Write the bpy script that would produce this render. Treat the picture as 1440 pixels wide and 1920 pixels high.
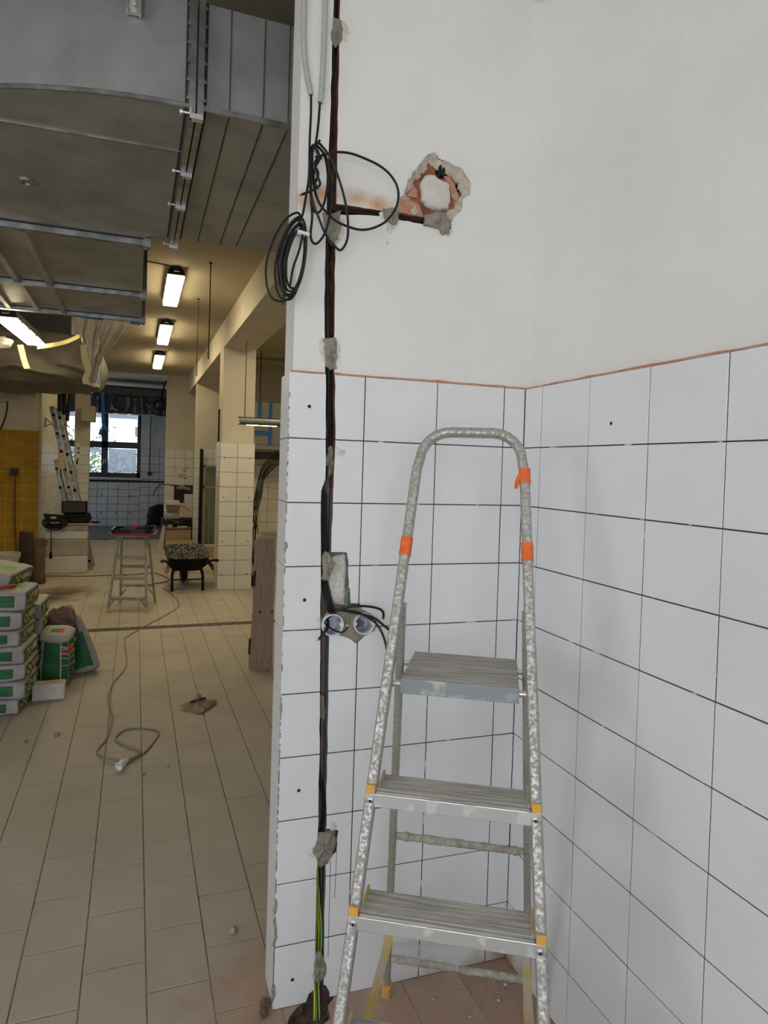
import bpy, bmesh, math, random
from mathutils import Vector, Matrix, noise

for o in list(bpy.data.objects):
    bpy.data.objects.remove(o)
SC = bpy.context.scene
COL = SC.collection
R = math.radians

# ------------------------------------------------------------------ camera, sky, daylight, exposure
cam_d = bpy.data.cameras.new('camera')
cam = bpy.data.objects.new('camera', cam_d)
COL.objects.link(cam)
cam_d.sensor_fit = 'VERTICAL'
cam_d.sensor_height = 36.0
cam_d.lens = 1256.54 / 1920 * 36.0
cam_d.shift_y = -(960 - 906.2) / 1920
cam_d.clip_start, cam_d.clip_end = 0.05, 200
fw = Vector((0.348, 0.937, -0.022)).normalized()
rt = Vector((0.937, -0.347, 0.031))
rt = (rt - fw * rt.dot(fw)).normalized()
up = rt.cross(fw)
cam.matrix_world = Matrix(((rt.x, up.x, -fw.x, -0.440), (rt.y, up.y, -fw.y, -2.044),
                           (rt.z, up.z, -fw.z, 1.714), (0, 0, 0, 1)))
SC.camera = cam

W = bpy.data.worlds.new('daylight_sky')
SC.world = W
W.use_nodes = True
wn, wl = W.node_tree.nodes, W.node_tree.links
bg = wn['Background']
tc = wn.new('ShaderNodeTexCoord')
sep = wn.new('ShaderNodeSeparateXYZ')
ramp = wn.new('ShaderNodeValToRGB')
ramp.color_ramp.elements[0].position, ramp.color_ramp.elements[0].color = 0.0, (0.80, 0.88, 1.0, 1)
ramp.color_ramp.elements[1].position, ramp.color_ramp.elements[1].color = 0.8, (0.42, 0.62, 1.0, 1)
wl.new(tc.outputs['Generated'], sep.inputs[0])
wl.new(sep.outputs['Z'], ramp.inputs[0])
wl.new(ramp.outputs[0], bg.inputs[0])
bg.inputs[1].default_value = 1.9


def area(name, loc, aim, sx, sy, power, col):
    d = bpy.data.lights.new(name, 'AREA')
    d.shape, d.size, d.size_y, d.energy, d.color = 'RECTANGLE', sx, sy, power, col
    o = bpy.data.objects.new(name, d)
    COL.objects.link(o)
    o.location = loc
    o.rotation_euler = (Vector(aim) - Vector(loc)).to_track_quat('-Z', 'Y').to_euler()
    return o


# daylight that comes in through the windows of the rear wall behind the photographer
area('daylight_rear_window', (-1.55, -4.10, 1.95), (-1.4, 0.0, 2.0), 2.5, 2.0, 37, (1.0, 0.985, 0.955))
# and in the left wall of the side room
area('daylight_left_window', (-4.10, -2.0, 2.0), (0.0, -1.6, 1.0), 2.2, 1.9, 37, (1.0, 0.985, 0.955))

SC.view_settings.view_transform = 'Standard'
SC.view_settings.look = 'None'
SC.view_settings.gamma = 1.0
SC.view_settings.use_curve_mapping = False
SC.view_settings.exposure = -0.12
SC.cycles.max_bounces = 8
SC.cycles.diffuse_bounces = 5
SC.cycles.use_denoising = True


# ------------------------------------------------------------------ materials
def mat(name, col, col2=None, scale=6.0, lo=0.4, hi=0.62, rough=0.6, metal=0.0, bump=0.0, bscale=60.0,
        emit=None, strength=0.0, rough2=None, stretch=None, metal2=None, detail=5.0, spec=0.5):
    m = bpy.data.materials.new(name)
    m.use_nodes = True
    n, l = m.node_tree.nodes, m.node_tree.links
    b = n['Principled BSDF']
    b.inputs['Base Color'].default_value = (*col, 1)
    b.inputs['Roughness'].default_value = rough
    b.inputs['Metallic'].default_value = metal
    b.inputs['Specular IOR Level'].default_value = spec
    g = n.new('ShaderNodeNewGeometry')
    vec = g.outputs['Position']
    if stretch:
        mp = n.new('ShaderNodeMapping')
        mp.inputs['Scale'].default_value = stretch
        tcx = n.new('ShaderNodeTexCoord')
        l.new(tcx.outputs['Object'], mp.inputs[0])
        vec = mp.outputs[0]
    if col2 is not None:
        t = n.new('ShaderNodeTexNoise')
        t.inputs['Scale'].default_value = scale
        t.inputs['Detail'].default_value = detail
        l.new(vec, t.inputs['Vector'])
        mr = n.new('ShaderNodeMapRange')
        mr.inputs[1].default_value, mr.inputs[2].default_value = lo, hi
        l.new(t.outputs['Fac'], mr.inputs[0])
        mx = n.new('ShaderNodeMix')
        mx.data_type = 'RGBA'
        mx.inputs[6].default_value = (*col, 1)
        mx.inputs[7].default_value = (*col2, 1)
        l.new(mr.outputs[0], mx.inputs[0])
        l.new(mx.outputs[2], b.inputs['Base Color'])
        for sock, a0, a1 in (('Roughness', rough, rough2), ('Metallic', metal, metal2)):
            if a1 is not None:
                q = n.new('ShaderNodeMapRange')
                q.inputs[3].default_value, q.inputs[4].default_value = a0, a1
                l.new(mr.outputs[0], q.inputs[0])
                l.new(q.outputs[0], b.inputs[sock])
    if bump:
        t2 = n.new('ShaderNodeTexNoise')
        t2.inputs['Scale'].default_value = bscale
        t2.inputs['Detail'].default_value = 4
        l.new(vec, t2.inputs['Vector'])
        bp = n.new('ShaderNodeBump')
        bp.inputs['Strength'].default_value = bump
        bp.inputs['Distance'].default_value = 0.01
        l.new(t2.outputs['Fac'], bp.inputs['Height'])
        l.new(bp.outputs[0], b.inputs['Normal'])
    if emit:
        b.inputs['Emission Color'].default_value = (*emit, 1)
        b.inputs['Emission Strength'].default_value = strength
    return m


def add_mask(m, col, points, r0, r1, nscale=5.0, namp=0.5, axis_scale=(1, 1, 1)):
    """a stain of its own shape: dust or rust lying round given places of the room, mixed over the base colour"""
    n, l = m.node_tree.nodes, m.node_tree.links
    b = n['Principled BSDF']
    g = n.new('ShaderNodeNewGeometry')
    acc = None
    for p in points:
        sub = n.new('ShaderNodeVectorMath'); sub.operation = 'SUBTRACT'
        sub.inputs[1].default_value = p
        l.new(g.outputs['Position'], sub.inputs[0])
        mul = n.new('ShaderNodeVectorMath'); mul.operation = 'MULTIPLY'
        mul.inputs[1].default_value = axis_scale
        l.new(sub.outputs[0], mul.inputs[0])
        ln = n.new('ShaderNodeVectorMath'); ln.operation = 'LENGTH'
        l.new(mul.outputs[0], ln.inputs[0])
        if acc is None:
            acc = ln.outputs['Value']
        else:
            mn = n.new('ShaderNodeMath'); mn.operation = 'MINIMUM'
            l.new(acc, mn.inputs[0]); l.new(ln.outputs['Value'], mn.inputs[1])
            acc = mn.outputs[0]
    t = n.new('ShaderNodeTexNoise')
    t.inputs['Scale'].default_value = nscale
    t.inputs['Detail'].default_value = 7
    l.new(g.outputs['Position'], t.inputs['Vector'])
    ma = n.new('ShaderNodeMath'); ma.operation = 'MULTIPLY_ADD'
    ma.inputs[1].default_value, ma.inputs[2].default_value = namp, -namp / 2
    l.new(t.outputs['Fac'], ma.inputs[0])
    ad = n.new('ShaderNodeMath'); ad.operation = 'ADD'
    l.new(acc, ad.inputs[0]); l.new(ma.outputs[0], ad.inputs[1])
    mr = n.new('ShaderNodeMapRange')
    mr.inputs[1].default_value, mr.inputs[2].default_value = r0, r1
    mr.inputs[3].default_value, mr.inputs[4].default_value = 1.0, 0.0
    l.new(ad.outputs[0], mr.inputs[0])
    mx = n.new('ShaderNodeMix'); mx.data_type = 'RGBA'
    old = b.inputs['Base Color'].links
    if old:
        l.new(old[0].from_socket, mx.inputs[6])
    else:
        mx.inputs[6].default_value = b.inputs['Base Color'].default_value
    mx.inputs[7].default_value = (*col, 1)
    l.new(mr.outputs[0], mx.inputs[0])
    l.new(mx.outputs[2], b.inputs['Base Color'])


m_plaster = mat('white_painted_plaster', (0.80, 0.79, 0.76), (0.76, 0.755, 0.73), 2.5, rough=0.75, bump=0.25, bscale=35)
m_plaster_front = mat('white_painted_plaster_dusty', (0.80, 0.79, 0.76), (0.76, 0.755, 0.73), 2.5, rough=0.75, bump=0.25, bscale=35)
m_tile = mat('white_painted_tile', (0.775, 0.785, 0.80), (0.72, 0.725, 0.73), 3.2, 0.45, 0.75, rough=0.38, bump=0.05, bscale=14)
m_tile_body = mat('tile_chipped_edge', (0.40, 0.35, 0.28), (0.28, 0.24, 0.19), 60, rough=0.9)
m_grout = mat('dark_joint', (0.035, 0.036, 0.04), (0.62, 0.62, 0.60), 17, 0.62, 0.68, rough=0.9)
m_brick = mat('cut_brick', (0.33, 0.135, 0.065), (0.17, 0.07, 0.04), 18, rough=0.95, bump=0.8, bscale=70)
m_brick_pale = mat('cut_brick_pale', (0.27, 0.20, 0.185), (0.20, 0.19, 0.19), 22, rough=0.95, bump=0.8, bscale=70)
m_brick_face = mat('brick_face', (0.52, 0.22, 0.13), (0.50, 0.30, 0.24), 45, rough=0.95, bump=0.6, bscale=90)
m_mortar = mat('grey_mortar', (0.31, 0.285, 0.235), (0.23, 0.21, 0.17), 30, rough=0.95, bump=0.7, bscale=90)
m_smear = mat('dry_mortar_smear', (0.60, 0.57, 0.50), (0.74, 0.72, 0.67), 70, 0.42, 0.55, rough=0.95, bump=0.6, bscale=120)
m_render = mat('lime_render_edge', (0.62, 0.56, 0.46), (0.50, 0.44, 0.35), 55, rough=0.95, bump=0.9, bscale=110)
m_gypsum = mat('gypsum_plug', (0.68, 0.66, 0.60), (0.60, 0.58, 0.52), 20, rough=0.85, bump=0.4, bscale=60)
m_black = mat('black_cable_sheath', (0.008, 0.008, 0.009), rough=0.42, spec=0.35)
m_black_matt = mat('black_matt', (0.007, 0.007, 0.008), (0.014, 0.014, 0.014), 9, rough=0.6, spec=0.15)
m_hole = mat('dark_hole', (0.01, 0.009, 0.009), rough=1.0)
m_conduit = mat('grey_corrugated_conduit', (0.45, 0.46, 0.46), rough=0.5)
m_copper = mat('copper_end', (0.55, 0.25, 0.14), rough=0.4, metal=0.8)
m_green = mat('green_wire', (0.09, 0.28, 0.05), rough=0.45)
m_greenyellow_g = mat('earth_wire_green', (0.035, 0.15, 0.05), rough=0.45)
m_yellow_wire = mat('earth_wire_yellow', (0.55, 0.46, 0.04), rough=0.45)
m_white_plastic = mat('white_plastic', (0.80, 0.80, 0.80), rough=0.35)
m_bluegrey_plastic = mat('blue_grey_plastic', (0.42, 0.48, 0.60), (0.60, 0.63, 0.68), 30, rough=0.4)
m_whitetape = mat('white_tape', (0.78, 0.78, 0.76), rough=0.5)
m_alu_hall = mat('dull_aluminium', (0.38, 0.37, 0.33), (0.28, 0.26, 0.22), 14, 0.40, 0.60, rough=0.45, metal=0.5, rough2=0.9, metal2=0.0)
m_alu = mat('dirty_aluminium', (0.50, 0.49, 0.47), (0.34, 0.32, 0.28), 110, 0.40, 0.60, rough=0.40, metal=0.75, rough2=0.7, metal2=0.3, detail=9.0, bump=0.2, bscale=90)
m_alu_clean = mat('brushed_aluminium', (0.70, 0.71, 0.72), (0.58, 0.56, 0.52), 25, 0.55, 0.66, rough=0.38, metal=0.8, rough2=0.9, metal2=0.1)
m_tread = mat('mortar_caked_tread', (0.52, 0.49, 0.43), (0.30, 0.285, 0.26), 1.0, 0.36, 0.66, rough=0.8, metal=0.1, bump=0.4, bscale=3.0, stretch=(7, 120, 120), detail=6.0)
m_bluegrey_lip = mat('grey_lip', (0.27, 0.30, 0.32), (0.50, 0.50, 0.46), 24, 0.52, 0.64, rough=0.5, metal=0.4)
m_caked = mat('caked_bar', (0.46, 0.43, 0.38), (0.33, 0.30, 0.25), 40, rough=0.95, bump=0.9, bscale=80)
m_orange = mat('orange_fabric_tape', (0.80, 0.17, 0.04), (0.70, 0.13, 0.03), 60, rough=0.8)
m_yellow_cap = mat('yellow_plastic_cap', (0.75, 0.40, 0.05), (0.55, 0.40, 0.20), 40, 0.5, 0.62, rough=0.6)
m_strap = mat('dirty_yellow_strap', (0.52, 0.38, 0.10), (0.46, 0.40, 0.30), 18, 0.45, 0.55, rough=0.85)
m_steel = mat('steel_rivet', (0.5, 0.5, 0.5), rough=0.35, metal=0.9)

m_floor = mat('beige_floor_tile', (0.46, 0.42, 0.345), (0.38, 0.345, 0.285), 2.2, 0.35, 0.7, rough=0.62, bump=0.12, bscale=90)
m_floor_joint = mat('floor_joint', (0.24, 0.205, 0.16), (0.13, 0.11, 0.09), 14, rough=0.95)
DUST = [(0.10, -0.05, 0), (0.45, -0.25, 0), (0.80, -0.20, 0), (0.55, -0.75, 0), (0.10, -0.45, 0)]
for mm in (m_floor, m_floor_joint):
    add_mask(mm, (0.37, 0.245, 0.18), DUST, 0.15, 0.50, 9.0, 0.55)
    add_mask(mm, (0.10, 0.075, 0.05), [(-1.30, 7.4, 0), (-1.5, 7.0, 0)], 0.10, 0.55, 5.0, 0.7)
m_farfloor = mat('blue_grey_floor', (0.15, 0.15, 0.14), (0.12, 0.12, 0.12), 3, rough=0.9, spec=0.1)
m_drain = mat('drain_metal', (0.11, 0.105, 0.09), (0.06, 0.055, 0.05), 20, rough=0.7, metal=0.3)
m_pit = mat('broken_floor_dirt', (0.17, 0.115, 0.085), (0.09, 0.065, 0.05), 40, rough=1.0, bump=0.8, bscale=90)
m_crumb = mat('brick_crumbs', (0.30, 0.12, 0.06), (0.42, 0.34, 0.26), 25, rough=0.95)
m_crumb_light = mat('plaster_crumbs', (0.55, 0.52, 0.46), (0.40, 0.36, 0.30), 25, rough=0.95)
m_stone = mat('mortar_lump', (0.44, 0.42, 0.38), (0.34, 0.32, 0.28), 50, rough=0.95, bump=0.6, bscale=90)

m_cream = mat('cream_painted_wall', (0.62, 0.57, 0.46), (0.57, 0.52, 0.41), 2.0, rough=0.7)
m_ceiling = mat('hall_ceiling_paint', (0.50, 0.43, 0.31), (0.44, 0.38, 0.27), 1.2, rough=0.8)
m_ceiling_side = mat('side_room_ceiling_paint', (0.78, 0.77, 0.74), rough=0.8)
m_halltile = mat('cream_wall_tile', (0.74, 0.72, 0.64), (0.69, 0.67, 0.59), 3, rough=0.25)
m_hallgrout = mat('hall_joint', (0.045, 0.042, 0.035), rough=0.95)
m_yellowtile = mat('ochre_tile', (0.46, 0.26, 0.010), (0.38, 0.21, 0.008), 6, rough=0.45, spec=0.15)
m_yellowgrout = mat('pale_joint', (0.75, 0.60, 0.28), rough=0.9)
m_fartile = mat('far_wall_tile', (0.44, 0.46, 0.48), (0.40, 0.42, 0.44), 3, rough=0.3)
m_galv = mat('galvanised_sheet', (0.37, 0.385, 0.38), (0.27, 0.28, 0.275), 4.5, 0.38, 0.68, rough=0.42, metal=0.35, rough2=0.52, bump=0.06, bscale=8)
m_galv_rail = mat('galvanised_flange', (0.42, 0.43, 0.44), (0.24, 0.245, 0.25), 12, rough=0.36, metal=0.85)
m_darkgap = mat('dark_gap', (0.03, 0.03, 0.028), rough=0.9)
m_lampbody = mat('lamp_grey_body', (0.045, 0.043, 0.038), rough=0.6, spec=0.25)
m_lens = mat('lit_lamp_diffuser', (0.9, 0.88, 0.8), rough=0.4, emit=(1.0, 0.83, 0.52), strength=27.0)
m_bluetape = mat('blue_masking_tape', (0.03, 0.16, 0.50), rough=0.6)
m_yellowtape = mat('yellow_masking_tape', (0.76, 0.64, 0.27), rough=0.6)
m_paper = mat('grey_white_paper_sack', (0.42, 0.405, 0.41), (0.34, 0.325, 0.325), 8, rough=0.75, bump=0.35, bscale=22)
m_baggreen = mat('green_sack_print', (0.02, 0.16, 0.045), (0.018, 0.12, 0.04), 8, rough=0.6, bump=0.2, bscale=22)
m_baggreen2 = mat('light_green_sack_print', (0.16, 0.42, 0.08), (0.30, 0.45, 0.15), 8, rough=0.6)
m_bagyellow = mat('yellow_sack_print', (0.55, 0.46, 0.06), rough=0.6)
m_bagred = mat('red_sack_print', (0.55, 0.05, 0.03), rough=0.6)
m_bagwhite = mat('white_sack_print', (0.52, 0.50, 0.46), rough=0.7, bump=0.3, bscale=22)
m_bagdark = mat('dark_print_line', (0.02, 0.03, 0.02), rough=0.7)
m_brownpaper = mat('brown_kraft_paper', (0.36, 0.25, 0.155), (0.29, 0.19, 0.11), 14, rough=0.8, bump=0.4, bscale=40)
m_brownsack = mat('brown_sack', (0.15, 0.085, 0.045), (0.10, 0.06, 0.035), 9, rough=0.9, bump=0.4, bscale=30)
m_darksack = mat('dark_brown_sack', (0.045, 0.028, 0.022), (0.03, 0.02, 0.016), 9, rough=0.9, bump=0.4, bscale=30)
m_tornsack = mat('torn_sack_inner', (0.17, 0.10, 0.075), (0.28, 0.22, 0.19), 16, rough=0.9, bump=0.5, bscale=40)
m_block = mat('aerated_concrete', (0.66, 0.65, 0.62), (0.58, 0.57, 0.54), 18, rough=0.95, bump=0.5, bscale=90)
m_block_hall = mat('aerated_concrete_dusty', (0.45, 0.42, 0.36), (0.36, 0.335, 0.28), 9, rough=0.95, bump=0.4, bscale=70)
m_slab_dark = mat('grey_brown_slab', (0.19, 0.165, 0.13), (0.14, 0.12, 0.095), 12, rough=0.9)
m_blocktop = mat('block_dirty_top', (0.45, 0.36, 0.25), (0.60, 0.55, 0.46), 14, rough=0.95)
m_cord = mat('beige_rubber_cord', (0.27, 0.225, 0.16), rough=0.5)
m_wood = mat('reddish_planed_wood', (0.40, 0.285, 0.215), (0.32, 0.215, 0.16), 6, rough=0.65, stretch=(20, 20, 1.2))
m_wood_pale = mat('pale_raw_wood', (0.55, 0.42, 0.27), (0.46, 0.34, 0.20), 6, rough=0.7, stretch=(1.2, 20, 20))
m_wood_end = mat('pale_end_grain', (0.52, 0.42, 0.32), (0.42, 0.32, 0.23), 30, rough=0.8)
m_carton = mat('brown_carton', (0.38, 0.27, 0.17), (0.33, 0.23, 0.14), 5, rough=0.8)
m_barrow_in = mat('barrow_inside_cement', (0.012, 0.012, 0.012), (0.27, 0.25, 0.22), 42, 0.46, 0.60, rough=0.8)
m_red = mat('red_plastic', (0.42, 0.025, 0.025), rough=0.35)
m_black_gloss = mat('black_gloss', (0.012, 0.013, 0.016), rough=0.15)
m_frame = mat('dark_blue_window_frame', (0.012, 0.016, 0.035), rough=0.4)
m_darktarp = mat('dark_blue_foil', (0.018, 0.028, 0.06), (0.03, 0.045, 0.09), 6, rough=0.3, bump=0.6, bscale=9)
m_hoodwrap = mat('wrapped_hood_foil', (0.15, 0.13, 0.098), (0.09, 0.078, 0.058), 3, 0.35, 0.65, rough=0.6, bump=0.5, bscale=6)
m_darkhood = mat('dark_hood', (0.06, 0.06, 0.062), rough=0.5)
m_cabframe = mat('grey_cabinet_frame', (0.30, 0.29, 0.22), rough=0.4)
m_cabglass = mat('greenish_glass_front', (0.20, 0.20, 0.13), (0.15, 0.155, 0.11), 5, rough=0.12)
m_grey_box = mat('grey_wall_box', (0.42, 0.40, 0.33), rough=0.5)
m_staff = mat('white_staff', (0.85, 0.85, 0.82), rough=0.5)
m_leaf = mat('leaf_green', (0.16, 0.30, 0.05), (0.34, 0.44, 0.12), 2, rough=0.6)
m_lawn = mat('lawn', (0.16, 0.28, 0.06), (0.24, 0.34, 0.10), 1.5, rough=0.9)
m_bark = mat('bark', (0.10, 0.07, 0.05), rough=0.9)
m_house = mat('white_house_render', (0.85, 0.84, 0.82), rough=0.8)


def sheet_mat(name, col, fac):
    m = bpy.data.materials.new(name)
    m.use_nodes = True
    n, l = m.node_tree.nodes, m.node_tree.links
    b = n['Principled BSDF']
    b.inputs['Base Color'].default_value = (*col, 1)
    b.inputs['Roughness'].default_value = 0.25
    tr = n.new('ShaderNodeBsdfTransparent')
    tl = n.new('ShaderNodeBsdfTranslucent')
    tl.inputs[0].default_value = (*col, 1)
    m1, m2 = n.new('ShaderNodeMixShader'), n.new('ShaderNodeMixShader')
    m1.inputs[0].default_value = 0.4
    l.new(b.outputs[0], m1.inputs[1]); l.new(tl.outputs[0], m1.inputs[2])
    m2.inputs[0].default_value = fac
    l.new(m1.outputs[0], m2.inputs[1]); l.new(tr.outputs[0], m2.inputs[2])
    l.new(m2.outputs[0], n['Material Output'].inputs[0])
    return m


m_sheet = sheet_mat('clear_plastic_sheet', (0.50, 0.47, 0.40), 0.42)
m_film = sheet_mat('milky_plastic_film', (0.60, 0.58, 0.52), 0.15)
m_blind = sheet_mat('white_blind_slat', (0.85, 0.88, 0.92), 0.30)
m_glass = sheet_mat('window_glass', (0.9, 0.95, 0.95), 0.93)


# ------------------------------------------------------------------ mesh helpers
class MB:
    def __init__(s):
        s.v, s.f, s.m = [], [], []

    def add(s, vs, fs, mi=0):
        o = len(s.v)
        s.v += [tuple(v) for v in vs]
        s.f += [tuple(i + o for i in f) for f in fs]
        s.m += [mi] * len(fs)
        return s

    def box(s, x0, y0, z0, x1, y1, z1, mi=0):
        vs = [(x, y, z) for z in (z0, z1) for y in (y0, y1) for x in (x0, x1)]
        return s.add(vs, [(0, 2, 3, 1), (4, 5, 7, 6), (0, 1, 5, 4), (2, 6, 7, 3), (0, 4, 6, 2), (1, 3, 7, 5)], mi)

    def hexa(s, lower, upper, mi=0):
        """two quads (counter-clockwise from above), joined"""
        return s.add(list(lower) + list(upper), [(3, 2, 1, 0), (4, 5, 6, 7), (0, 1, 5, 4), (1, 2, 6, 5), (2, 3, 7, 6), (3, 0, 4, 7)], mi)

    def bar(s, a, b, w, h, upv=(0, 0, 1), mi=0):
        """a straight rectangular bar from a to b, w across and h along upv"""
        a, b, u = Vector(a), Vector(b), Vector(upv)
        d = (b - a).normalized()
        sd = d.cross(u).normalized()
        u = sd.cross(d).normalized()
        c = [sd * (w / 2) * i + u * (h / 2) * j for i, j in ((-1, -1), (1, -1), (1, 1), (-1, 1))]
        return s.add([a + q for q in c] + [b + q for q in c],
                     [(3, 2, 1, 0), (4, 5, 6, 7), (0, 1, 5, 4), (1, 2, 6, 5), (2, 3, 7, 6), (3, 0, 4, 7)], mi)

    def tube(s, pts, r, n=8, mi=0, sub=1, rx=None, sup=2.0, cap=True, upv=None, close=False):
        pts = [Vector(p) for p in pts]
        if sub > 1:
            pts = smooth(pts, sub, close)
        k = len(pts)
        vs, prev = [], None
        for i, p in enumerate(pts):
            if close:
                t = pts[(i + 1) % k] - pts[i - 1]
            else:
                t = pts[min(i + 1, k - 1)] - pts[max(i - 1, 0)]
            t = t.normalized() if t.length > 1e-9 else Vector((0, 0, 1))
            if prev is None:
                ref = Vector(upv) if upv else (Vector((0, 0, 1)) if abs(t.z) < 0.9 else Vector((0, 1, 0)))
                nrm = (ref - t * ref.dot(t)).normalized()
            else:
                nrm = prev - t * prev.dot(t)
                nrm = nrm.normalized() if nrm.length > 1e-6 else prev
            prev = nrm
            bn = t.cross(nrm)
            rr = r(i / max(k - 1, 1)) if callable(r) else r
            for j in range(n):
                a = 2 * math.pi * (j + 0.5) / n
                ca, sa = math.cos(a), math.sin(a)
                ca = math.copysign(abs(ca) ** (2 / sup), ca)
                sa = math.copysign(abs(sa) ** (2 / sup), sa)
                vs.append(p + nrm * ca * rr + bn * sa * (rx if rx else rr))
        fs = []
        for i in range(k if close else k - 1):
            for j in range(n):
                a0, a1 = i * n + j, i * n + (j + 1) % n
                i2 = (i + 1) % k
                fs.append((a0, a1, i2 * n + (j + 1) % n, i2 * n + j))
        if cap and not close:
            fs.append(tuple(range(n - 1, -1, -1)))
            fs.append(tuple(range((k - 1) * n, k * n)))
        return s.add(vs, fs, mi)

    def lathe(s, prof, n=20, c=(0, 0, 0), ax='z', mi=0):
        """prof: (radius, height) pairs"""
        vs = []
        for r, h in prof:
            for j in range(n):
                a = 2 * math.pi * j / n
                p = (r * math.cos(a), r * math.sin(a), h)
                if ax == 'y':
                    p = (p[0], p[2], p[1])
                elif ax == 'x':
                    p = (p[2], p[0], p[1])
                vs.append((p[0] + c[0], p[1] + c[1], p[2] + c[2]))
        fs = []
        for i in range(len(prof) - 1):
            for j in range(n):
                fs.append((i * n + j, i * n + (j + 1) % n, (i + 1) * n + (j + 1) % n, (i + 1) * n + j))
        fs.append(tuple(range(n - 1, -1, -1)))
        fs.append(tuple(range((len(prof) - 1) * n, len(prof) * n)))
        return s.add(vs, fs, mi)

    def prism(s, poly, y0, y1, mi=0):
        """polygon of (x, z) extruded along y"""
        k = len(poly)
        vs = [(x, y0, z) for x, z in poly] + [(x, y1, z) for x, z in poly]
        fs = [tuple(range(k)), tuple(range(2 * k - 1, k - 1, -1))]
        for i in range(k):
            j = (i + 1) % k
            fs.append((i, i + k, j + k, j))
        return s.add(vs, fs, mi)

    def blob(s, poly, y, h, seed=0, mi=0, rough=0.35):
        """a lumpy patch over a polygon of (x, z): its rim at y, bulging h towards -y"""
        rnd = random.Random(seed)
        k = len(poly)
        pts = []
        for i in range(k):
            a, b = Vector(poly[i]), Vector(poly[(i + 1) % k])
            for t in (0.0, 0.33, 0.66):
                q = a.lerp(b, t)
                j = (b - a).length * 0.10
                pts.append((q.x + rnd.uniform(-j, j), q.y + rnd.uniform(-j, j)))
        n = len(pts)
        cx, cz = sum(p[0] for p in pts) / n, sum(p[1] for p in pts) / n
        vs = []
        cur = pts
        RG = ((1.0, 0.0), (0.965, 0.55), (0.88, 0.85), (0.70, 0.97), (0.48, 1.02), (0.24, 1.05))
        for k_, (sc, d) in enumerate(RG):
            for x, z in cur:
                q = noise.noise(Vector((x * 60 + seed, z * 60, 3))) + 0.5 * noise.noise(Vector((x * 170 + seed, z * 170, 7)))
                vs.append((cx + (x - cx) * sc, y - h * d * (1 + rough * q * 1.6), cz + (z - cz) * sc))
            if k_:
                for _ in range(2):
                    cur = [tuple((cur[i - 1][a] + 2 * cur[i][a] + cur[(i + 1) % n][a]) / 4 for a in (0, 1)) for i in range(n)]
        vs.append((cx, y - h * 1.05, cz))
        fs = []
        L_ = len(RG) - 1
        for r_ in range(L_):
            for i in range(n):
                j = (i + 1) % n
                fs.append((r_ * n + i, r_ * n + j, (r_ + 1) * n + j, (r_ + 1) * n + i))
        for i in range(n):
            fs.append((L_ * n + i, L_ * n + (i + 1) % n, (L_ + 1) * n))
        return s.add(vs, fs, mi)

    def mesh(s, name, mats, smooth_=False):
        me = bpy.data.meshes.new(name)
        me.from_pydata(s.v, [], s.f)
        for m in (mats if isinstance(mats, (list, tuple)) else [mats]):
            me.materials.append(m)
        me.polygons.foreach_set('material_index', s.m)
        if smooth_:
            me.polygons.foreach_set('use_smooth', [True] * len(me.polygons))
        me.update()
        bm = bmesh.new()
        bm.from_mesh(me)
        bmesh.ops.recalc_face_normals(bm, faces=bm.faces)
        bm.to_mesh(me)
        bm.free()
        if smooth_ and smooth_ != 'full':
            try:
                me.set_sharp_from_angle(angle=R(40))
            except Exception:
                pass
        return me

    def build(s, name, mats, parent=None, smooth_=False, bevel=0.0, seg=2):
        me = s.mesh(name, mats, smooth_)
        if bevel:
            bm = bmesh.new()
            bm.from_mesh(me)
            es = [e for e in bm.edges if len(e.link_faces) == 2 and e.calc_face_angle() > R(35)]
            bmesh.ops.bevel(bm, geom=es, offset=bevel, segments=seg, affect='EDGES', profile=0.5, clamp_overlap=True)
            bm.to_mesh(me)
            bm.free()
        o = bpy.data.objects.new(name, me)
        COL.objects.link(o)
        if parent:
            o.parent = parent
        return o


def smooth(pts, sub, close=False):
    out, k = [], len(pts)
    rng = k if close else k - 1
    for i in range(rng):
        if close:
            p0, p1, p2, p3 = pts[i - 1], pts[i], pts[(i + 1) % k], pts[(i + 2) % k]
        else:
            p0, p1, p2, p3 = pts[max(i - 1, 0)], pts[i], pts[i + 1], pts[min(i + 2, k - 1)]
        for j in range(sub):
            t = j / sub
            out.append(0.5 * ((2 * p1) + (p2 - p0) * t + (2 * p0 - 5 * p1 + 4 * p2 - p3) * t * t + (3 * p1 - p0 - 3 * p2 + p3) * t ** 3))
    if not close:
        out.append(pts[-1])
    return out


def tag(o, label, cat, group=None, kind=None):
    o['label'], o['category'] = label, cat
    if group:
        o['group'] = group
    if kind:
        o['kind'] = kind
    return o


def empty(name, loc, rz, label, cat, group=None, rot=None):
    o = bpy.data.objects.new(name, None)
    COL.objects.link(o)
    o.location = loc
    o.rotation_euler = rot if rot else (0, 0, rz)
    o.empty_display_size = 0.1
    return tag(o, label, cat, group)


def place(o, loc, rz=0.0):
    o.location = loc
    o.rotation_euler = (0, 0, rz)
    return o


def struct(o, label, cat):
    o['kind'] = 'structure'
    o['label'], o['category'] = label, cat
    return o


def copy_tree(o, parent=None):
    c = o.copy()
    COL.objects.link(c)
    if parent:
        c.parent = parent
    for ch in list(o.children):
        copy_tree(ch, c)
    return c


def cut(o, cutters):
    """subtract the cutter meshes from a mesh object"""
    for c in cutters:
        md = o.modifiers.new('cut', 'BOOLEAN')
        md.operation, md.solver, md.object = 'DIFFERENCE', 'EXACT', c
    bpy.context.view_layer.update()
    dg = bpy.context.evaluated_depsgraph_get()
    me = bpy.data.meshes.new_from_object(o.evaluated_get(dg))
    o.modifiers.clear()
    o.data = me
    return o


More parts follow.
